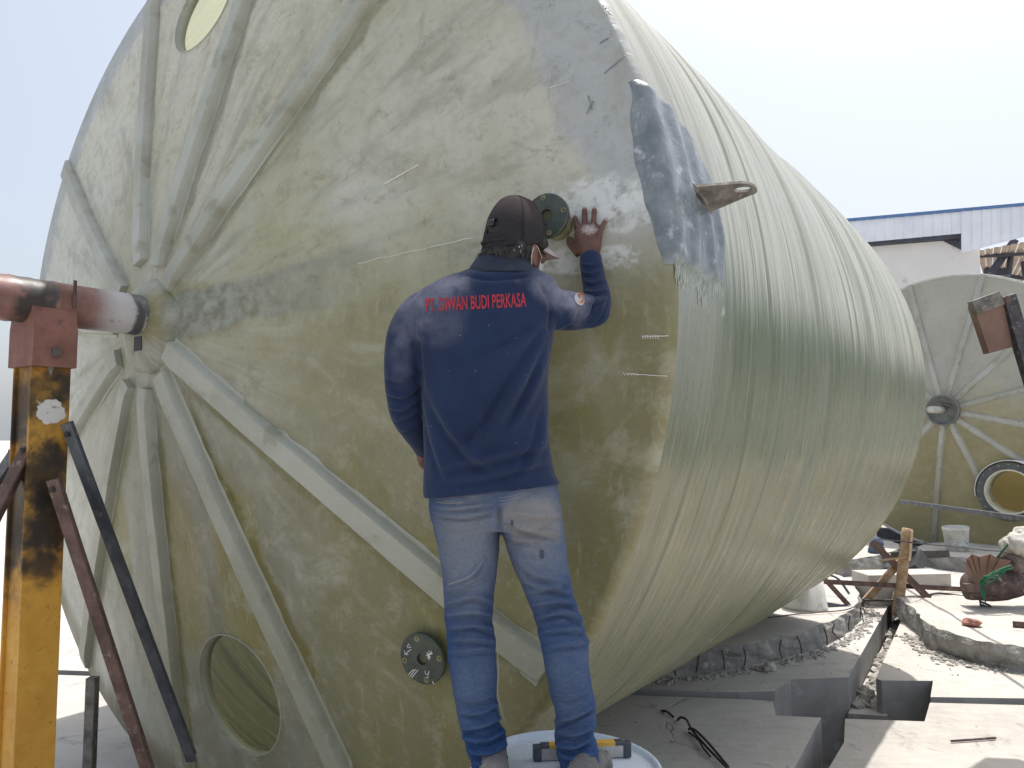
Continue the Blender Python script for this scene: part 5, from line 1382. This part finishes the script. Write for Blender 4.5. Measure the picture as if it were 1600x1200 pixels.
# --- jeans
def jean_mat():
    k = NB('faded_denim', .88, spec=.12)
    a = k.noise(scale=6, detail=6, rough=.6); fine = k.noise(scale=150, detail=4, rough=.8)
    tw = k.noise(k.map(scale=(60, 60, 420)), scale=1, detail=4); tw2 = k.noise(k.map(scale=(500, 500, 40)), scale=1, detail=2)
    col = k.mix(k.rng(a, .3, .7), (.016, .044, .125), (.028, .066, .165))
    hz = k.noise(k.map(scale=(5, 5, 26)), scale=1, detail=6, rough=.65)
    col = k.mix(k.rng(hz, .52, .74, 0, .40), col, (.09, .145, .24)); col = k.mix(k.rng(hz, .46, .28, 0, .40), col, (.025, .05, .12))
    for c, r_, f_, s_ in ((loc(727, 850, 2.18), .115, .85, (1.25, .5, .60)), (loc(835, 840, 2.18), .115, .72, (1.05, .5, .62)), (loc(745, 1050, 2.15), .09, .28, (1.4, .5, .6)), (loc(890, 1055, 2.15), .10, .30, (1.4, .5, .6)), (loc(722, 810, 2.18), .07, .5, (1, .5, .9)), (loc(840, 790, 2.18), .06, .45, (.9, .5, 1.2)), (loc(700, 1100, 2.1), .05, .2, (1, .5, .5))):
        col = k.mix(k.math('MULTIPLY', k.math('MULTIPLY', k.blob(c, r_, .45, 9, 1.3, None, s_), k.rng(tw, .25, .6, .55, 1)), f_), col, (.185, .20, .225))
    col = k.mix(k.math('MULTIPLY', k.blob(loc(835, 815, 2.15), .07, .8, 20, .8, None, (.8, .5, 1)), .5), col, (.30, .27, .22))
    for c, r_ in ((loc(847, 866, 2.16), .010), (loc(800, 818, 2.14), .008)): col = k.mix(k.math('MULTIPLY', k.blob(c, r_, .4, 30, .5, None, (1.5, .3, .7)), .8), col, (.04, .045, .06))
    col = k.mix(k.rng(tw, .4, .72, 0, .24), col, (.085, .145, .26)); col = k.mix(k.rng(tw2, .4, .7, 0, .22), col, (.02, .04, .10))
    col = k.mix(k.rng(fine, .60, .78, 0, .15), col, (.16, .21, .30))
    return k.fin(col, nrm=k.bump(k.math('ADD', tw, fine), .35, .0012))
M_jean = jean_mat()
bm = bmesh.new()
ringloft(bm, [(674, 866, 735, .098, 2.262), (670, 872, 765, .108, 2.265), (670, 875, 790, .113, 2.268), (673, 879, 812, .110, 2.27), (682, 882, 826, .09, 2.27)], 32, 2.3)
ringloft(bm, legL, 28, 2.1); ringloft(bm, legR, 28, 2.1)
ell(bm, at(722, 800, 2.20), (.075, .055, .065)); ell(bm, at(826, 796, 2.20), (.075, .055, .065))
jme = fuse(bm, .0050, 6, .5)
JF = [([(676, 800), (720, 806), (772, 797)], .0065, 5), ([(674, 790), (710, 795), (770, 786)], .0045, 4), ([(781, 788), (781, 812), (782, 832)], -.008, 4), ([(788, 812), (830, 826), (878, 836)], .006, 6), ([(800, 800), (850, 806), (876, 800)], .004, 6), ([(786, 830), (806, 842), (850, 846)], .004, 5),
      ([(700, 912), (735, 898), (757, 872)], .0045, 4), ([(803, 868), (835, 895), (884, 905)], .005, 6), ([(690, 925), (720, 915), (768, 890)], .004, 6), ([(815, 905), (850, 915), (893, 905)], .005, 6),
      ([(694, 945), (735, 932), (771, 940)], .006, 5), ([(696, 962), (735, 955), (770, 962)], .0065, 5), ([(697, 982), (740, 976), (772, 985)], .0075, 5), ([(697, 1000), (735, 998), (776, 1002)], .006, 5), ([(700, 1020), (735, 1016), (777, 1012)], .004, 5),
      ([(823, 925), (865, 918), (895, 930)], .006, 5), ([(830, 945), (875, 938), (903, 948)], .0065, 5), ([(836, 966), (880, 956), (912, 970)], .0075, 5), ([(842, 988), (880, 982), (917, 986)], .006, 5), ([(848, 1012), (880, 1006), (920, 1004)], .005, 5), ([(905, 958), (914, 985), (920, 1015)], .006, 4),
      ([(708, 1085), (740, 1094), (778, 1082)], .004, 5), ([(714, 1112), (750, 1112), (784, 1092)], .007, 5), ([(720, 1138), (755, 1132), (787, 1118)], .008, 5), ([(722, 1152), (760, 1156), (792, 1138)], .008, 5), ([(728, 1172), (765, 1176), (793, 1160)], .008, 5), ([(736, 1190), (765, 1194), (795, 1182)], .007, 4),
      ([(856, 1078), (890, 1088), (925, 1075)], .004, 5), ([(866, 1128), (900, 1118), (932, 1098)], .008, 5), ([(868, 1142), (900, 1146), (930, 1130)], .008, 5), ([(866, 1160), (895, 1168), (930, 1150)], .008, 5), ([(872, 1178), (905, 1186), (936, 1172)], .008, 5), ([(880, 1194), (905, 1200), (936, 1190)], .006, 4),
      ([(776, 1010), (777, 1060), (775, 1090), (788, 1130)], -.003, 2), ([(919, 1010), (921, 1060), (929, 1100)], -.003, 2), ([(690, 786), (712, 789), (740, 788)], -.002, 1.6)]
def jn(v, p):
    y = p[1]; k_ = .4 + 1.2 * math.exp(-((y - 975) / 45) ** 2) + 1.8 * math.exp(-((y - 1150) / 55) ** 2)
    return k_ * (.0028 * noise.noise(Vector((v.x * 9, v.y * 9, v.z * 26))) + .0014 * noise.noise(Vector((v.x * 22 + v.z * 14, v.y * 20, v.z * 44)))) + .002 * noise.noise(v * 8) + .0005 * noise.noise(v * 60)
GAIN = 2.5
sculpt(jme, JF, 0, jn)
tb = bmesh.new(); tb.from_mesh(jme); bvh_j = BVHTree.FromBMesh(tb); tb.free()
jeans = finish('jeans', jme, M_jean, person)
# stitching and pocket hem
M_st = simple('stitch_thread', (.42, .36, .24), (.3, .25, .16), .8); M_st2 = simple('pale_stitch', (.30, .32, .36), (.22, .24, .3), .8)
for pts, mt in (([(683, 784), (700, 787), (722, 785)], M_st), ([(778, 778), (800, 775), (832, 765)], M_st2), ([(779, 782), (800, 779), (833, 769)], M_st2), ([(700, 913), (735, 899), (758, 870)], M_st2), ([(777, 1006), (779, 1050), (778, 1085), (789, 1130)], M_st2)):
    bm = bmesh.new(); tube(bm, [on_shirt(p.x, p.y, .0006, bvh_j) for p in cr([Vector((a, b, 0)) for a, b in pts], 6)], .0009, 5); obj('stitching', bm, mt, jeans, True)

# --- shoes
M_shoe = simple('grey_suede', (.17, .165, .16), (.10, .10, .10), .9, 0, 12, .4, 120, .002, (.26, .25, .24)); M_sole = simple('shoe_sole', (.20, .19, .18), (.12, .115, .11), .8)
for (x_, y_, yaw) in ((770, 2.17, 8), (911, 2.10, -22)):
    c = at(x_, 1204, y_); M = Matrix.Translation((c.x, c.y - .015, DZ)) @ Matrix.Rotation(R(yaw), 4, 'Z')
    bm = bmesh.new(); 
    for cc, ss in (((0, -.03, .045), (.042, .055, .042)), ((0, .05, .040), (.044, .09, .036)), ((0, .125, .030), (.046, .055, .028)), ((0, .0, .062), (.040, .055, .036))): ell(bm, cc, ss, M)
    ms = fuse(bm, .005, 4)
    so = finish('shoe', ms, M_shoe, person)
    bm = bmesh.new(); ol = cr([(-.036, -.07, 0), (0, -.088, 0), (.036, -.07, 0), (.040, 0, 0), (.047, .09, 0), (.040, .155, 0), (0, .185, 0), (-.040, .155, 0), (-.046, .09, 0), (-.040, 0, 0)], 5, True)
    lo = [bm.verts.new(M @ (p + Vector((0, 0, .001))) - PR) for p in ol]; hi = [bm.verts.new(M @ (p * 1.0 + Vector((0, 0, .022))) - PR) for p in ol]
    bm.faces.new(lo); bm.faces.new(hi)
    for i in range(len(ol)): j = (i + 1) % len(ol); bm.faces.new((lo[i], lo[j], hi[j], hi[i]))
    obj('sole', bm, M_sole, so)

# --- cap
def cap_mat():
    k = NB('faded_black_twill', .9, spec=.1)
    a = k.noise(scale=9, detail=6, rough=.65); b = k.noise(k.map(scale=(300, 300, 700)), scale=1, detail=3)
    col = k.mix(k.rng(a, .3, .7), (.021, .020, .022), (.032, .030, .033))
    x, y, z = k.sep()
    top = k.rng(k.math('ADD', z, k.math('MULTIPLY', a, .06)), CT - .05, CT + .03)
    col = k.mix(k.math('MULTIPLY', top, .8), col, (.060, .046, .048))
    col = k.mix(k.rng(b, .4, .7, 0, .4), col, (.06, .058, .062))
    return k.fin(col, nrm=k.bump(b, .5, .001))
CT = (HM @ Vector((0, 0, .10)) - PR).z
M_cap = cap_mat()
def capP(u, th_, o=0.0):
    """u 0 top..1 rim, th_ angle with 90deg = front"""
    ph = u * math.pi / 2
    rx, ry, h_ = .0835 + o, .1045 + o, .150 + o
    r = math.sin(ph) ** .80; z = math.cos(ph) ** .95
    b_ = -.018 + .026 * math.sin(th_); zz = b_ + (.136 + o - b_) * z
    seam = 1 - .012 * max(0, 1 - abs(((th_ - math.pi / 2) / (math.pi / 3) + .5) % 1 - .5) * 30) * math.sin(ph)
    return Vector((rx * r * math.cos(th_) * seam, ry * r * math.sin(th_) * seam - .004, zz))
bm = bmesh.new(); NU, NT2 = 26, 144
top = bm.verts.new(HM @ capP(0, 0)); rings = []
for i in range(1, NU + 1):
    rings.append([bm.verts.new(HM @ (capP(i / NU, 2 * math.pi * k / NT2) + Vector((1, 1, 1)) * .0016 * noise.noise(capP(i / NU, 2 * math.pi * k / NT2) * 25))) for k in range(NT2)])
for k in range(NT2): bm.faces.new((top, rings[0][k], rings[0][(k + 1) % NT2]))
for i in range(NU - 1):
    for k in range(NT2):
        th_ = 2 * math.pi * (k + .5) / NT2; u = (i + 1.5) / NU
        d_ = math.atan2(math.sin(th_ + math.pi / 2), math.cos(th_ + math.pi / 2))
        zz = capP(u, th_).z
        if abs(d_) < .30 and .006 < zz < .006 + .040 * math.sqrt(max(0, 1 - (d_ / .30) ** 2)): continue       # strap opening at the back
        bm.faces.new((rings[i][k], rings[i + 1][k], rings[i + 1][(k + 1) % NT2], rings[i][(k + 1) % NT2]))
for v in bm.verts: v.co -= PR
cap = obj('cap', bm, M_cap, person, True)
m_ = cap.modifiers.new('thick', 'SOLIDIFY'); m_.thickness = .0025; m_.offset = -1
bm = bmesh.new(); ell(bm, capP(0, 0) + Vector((0, 0, .001)), (.008, .008, .0045), HM)
for v in bm.verts: v.co -= PR
obj('button', bm, simple('cap_button', (.22, .21, .22), (.15, .14, .15), .6), cap, True)
bm = bmesh.new(); rows = []
for i in range(17):
    a = R(90 - 64 + 128 * i / 16); row = []
    b0 = capP(1, a, -.002); e = math.sin(math.pi * (i / 16)) ** .55
    for j in range(8):
        t = j / 7; q = b0 + Vector((math.cos(a) * .30, 1, 0)) * (.072 * e * t); q.z += .004 - .016 * t * e - .020 * (abs(q.x) / .075) ** 2 * (.5 + t * .6)
        row.append(q)
    rows.append(row)
gt = [[bm.verts.new(HM @ (q + Vector((0, 0, .0015))) - PR) for q in r] for r in rows]; gb = [[bm.verts.new(HM @ (q - Vector((0, 0, .0015))) - PR) for q in r] for r in rows]
for g in (gt, gb):
    for i in range(16):
        for j in range(7): bm.faces.new((g[i][j], g[i + 1][j], g[i + 1][j + 1], g[i][j + 1]))
for i in range(16): bm.faces.new((gt[i][7], gt[i + 1][7], gb[i + 1][7], gb[i][7]))
obj('brim', bm, simple('worn_pink_brim', (.42, .36, .37), (.34, .28, .29), .8, 0, 30), cap, True)
bm = bmesh.new(); tube(bm, [HM @ (capP(.93, R(-90) + a, .001)) - PR for a in np.linspace(-.55, .55, 16)], .006, 8)
for v in bm.verts: pass
obj('strap', bm, M_cap, cap, True)
bm = bmesh.new(); cc = HM @ (capP(.74, R(-90) - .10, .002)) - PR; box(bm, cc, (.026, .012, .020), Matrix.Rotation(R(-35), 3, 'Z'), .005); obj('strap_buckle', bm, simple('black_gloss', (.015, .015, .017), (.03, .03, .032), .22), cap, True)
# cap band seam lines
for q in range(6):
    th0 = math.pi / 2 + q * math.pi / 3 + math.pi / 6 * 0
    if q == 3: continue
    for off in (-.022, .022):
        bm = bmesh.new(); tube(bm, [HM @ capP(u, th0 + off / max(.25, math.sin(u * 1.57)), .0006) - PR for u in np.linspace(.06, .99, 16)], .0006, 4); obj('seam', bm, M_cap, cap, True)
# --- hair
M_hair = simple('black_hair', (.010, .009, .010), (.016, .014, .014), .6, 0, 60, .3, 300, .002)
bm = bmesh.new()
for c, s in (((0, -.036, -.018), (.074, .060, .050)), ((0, -.062, -.055), (.068, .050, .045)), ((.0, -.055, -.082), (.056, .040, .034)), ((-.045, -.055, -.07), (.035, .04, .035)), ((-.055, -.035, -.04), (.028, .045, .05)), ((.058, -.035, -.035), (.020, .04, .04)), ((.068, .03, .0), (.012, .03, .022)), ((-.068, .03, .0), (.012, .03, .022))): ell(bm, c, s, HM)
ell(bm, (0, -.016, .018), (.0725, .084, .086), HM)
hme = fuse(bm, .005, 3)
co, nm_ = arr(hme); dsp = np.array([.006 * noise.noise(Vector(c) * 30) + .003 * noise.noise(Vector((c[0] * 90, c[1] * 90, c[2] * 25))) for c in co]); hme.vertices.foreach_set('co', (co + nm_ * dsp[:, None]).ravel()); hme.update()
hair = finish('hair', hme, M_hair, person)
co, nm_ = arr(hme); hm_up = HM.to_3x3()
bm = bmesh.new(); rs = random.Random(3)
for i in range(1500):
    k = rs.randrange(len(co)); p = Vector(co[k]); nn = Vector(nm_[k])
    pl = HM.inverted() @ (p + PR)
    if pl.z > -.03 or pl.y > .01: continue
    back = hm_up @ Vector((0, -1, 0)); back.normalize()
    dn = (Vector((0, 0, -1)) * rs.uniform(.6, 1.1) + nn * rs.uniform(.25, .75) + Vector((rs.uniform(-.35, .2), rs.uniform(-.2, .2), 0))).normalized()
    if pl.x < -.03: dn = (dn + Vector((-.5, 0, .15)) * rs.uniform(.2, 1.1)).normalized()
    L_ = rs.uniform(.012, .034); sd2 = dn.cross(nn).normalized() * rs.uniform(.0009, .0018); cur = nn * rs.uniform(-.2, .35)
    a0, a1 = bm.verts.new(p - sd2), bm.verts.new(p + sd2); m_p = p + dn * L_ * .55 + cur * L_ * .25
    b0, b1 = bm.verts.new(m_p - sd2 * .8), bm.verts.new(m_p + sd2 * .8); tip = bm.verts.new(p + dn * L_ + cur * L_ * .1 + Vector((0, 0, rs.uniform(0, .008))))
    bm.faces.new((a0, a1, b1, b0)); bm.faces.new((b0, b1, tip))
st = obj('hair_strands', bm, M_hair, hair, False, recalc=False); st['kind'] = 'stuff'
# face mask and its ear loops
bm = bmesh.new(); rows = []
for i in range(17):
    a = R(90 - 62 + 124 * i / 16); row = []
    for j in range(9):
        t = j / 8; z_ = -.022 - .085 * t; rx, ry = .058 - .012 * t * t, .112 - .028 * t * t + .004 * math.sin(math.pi * t)
        row.append(bm.verts.new(HM @ Vector((rx * math.cos(a), ry * math.sin(a) - .0, z_)) - PR))
    rows.append(row)
for a, c in zip(rows, rows[1:]):
    for j in range(8): bm.faces.new((a[j], a[j + 1], c[j + 1], c[j]))
M_mask = simple('mask_white', (.62, .62, .62), (.55, .56, .58), .9)
mask = obj('face_mask', bm, M_mask, person, True)
for s_ in (-1, 1):
    pts = [Vector((s_ * .052, .058, -.040)), Vector((s_ * .070, .026, -.034)), Vector((s_ * .080, -.004, -.022)), Vector((s_ * .082, -.022, -.040)), Vector((s_ * .076, -.018, -.075)), Vector((s_ * .062, .010, -.095)), Vector((s_ * .046, .045, -.100))]
    bm = bmesh.new(); tube(bm, [HM @ p - PR for p in cr(pts, 6)], .0011, 6); obj('ear_loop', bm, M_mask, mask, True)
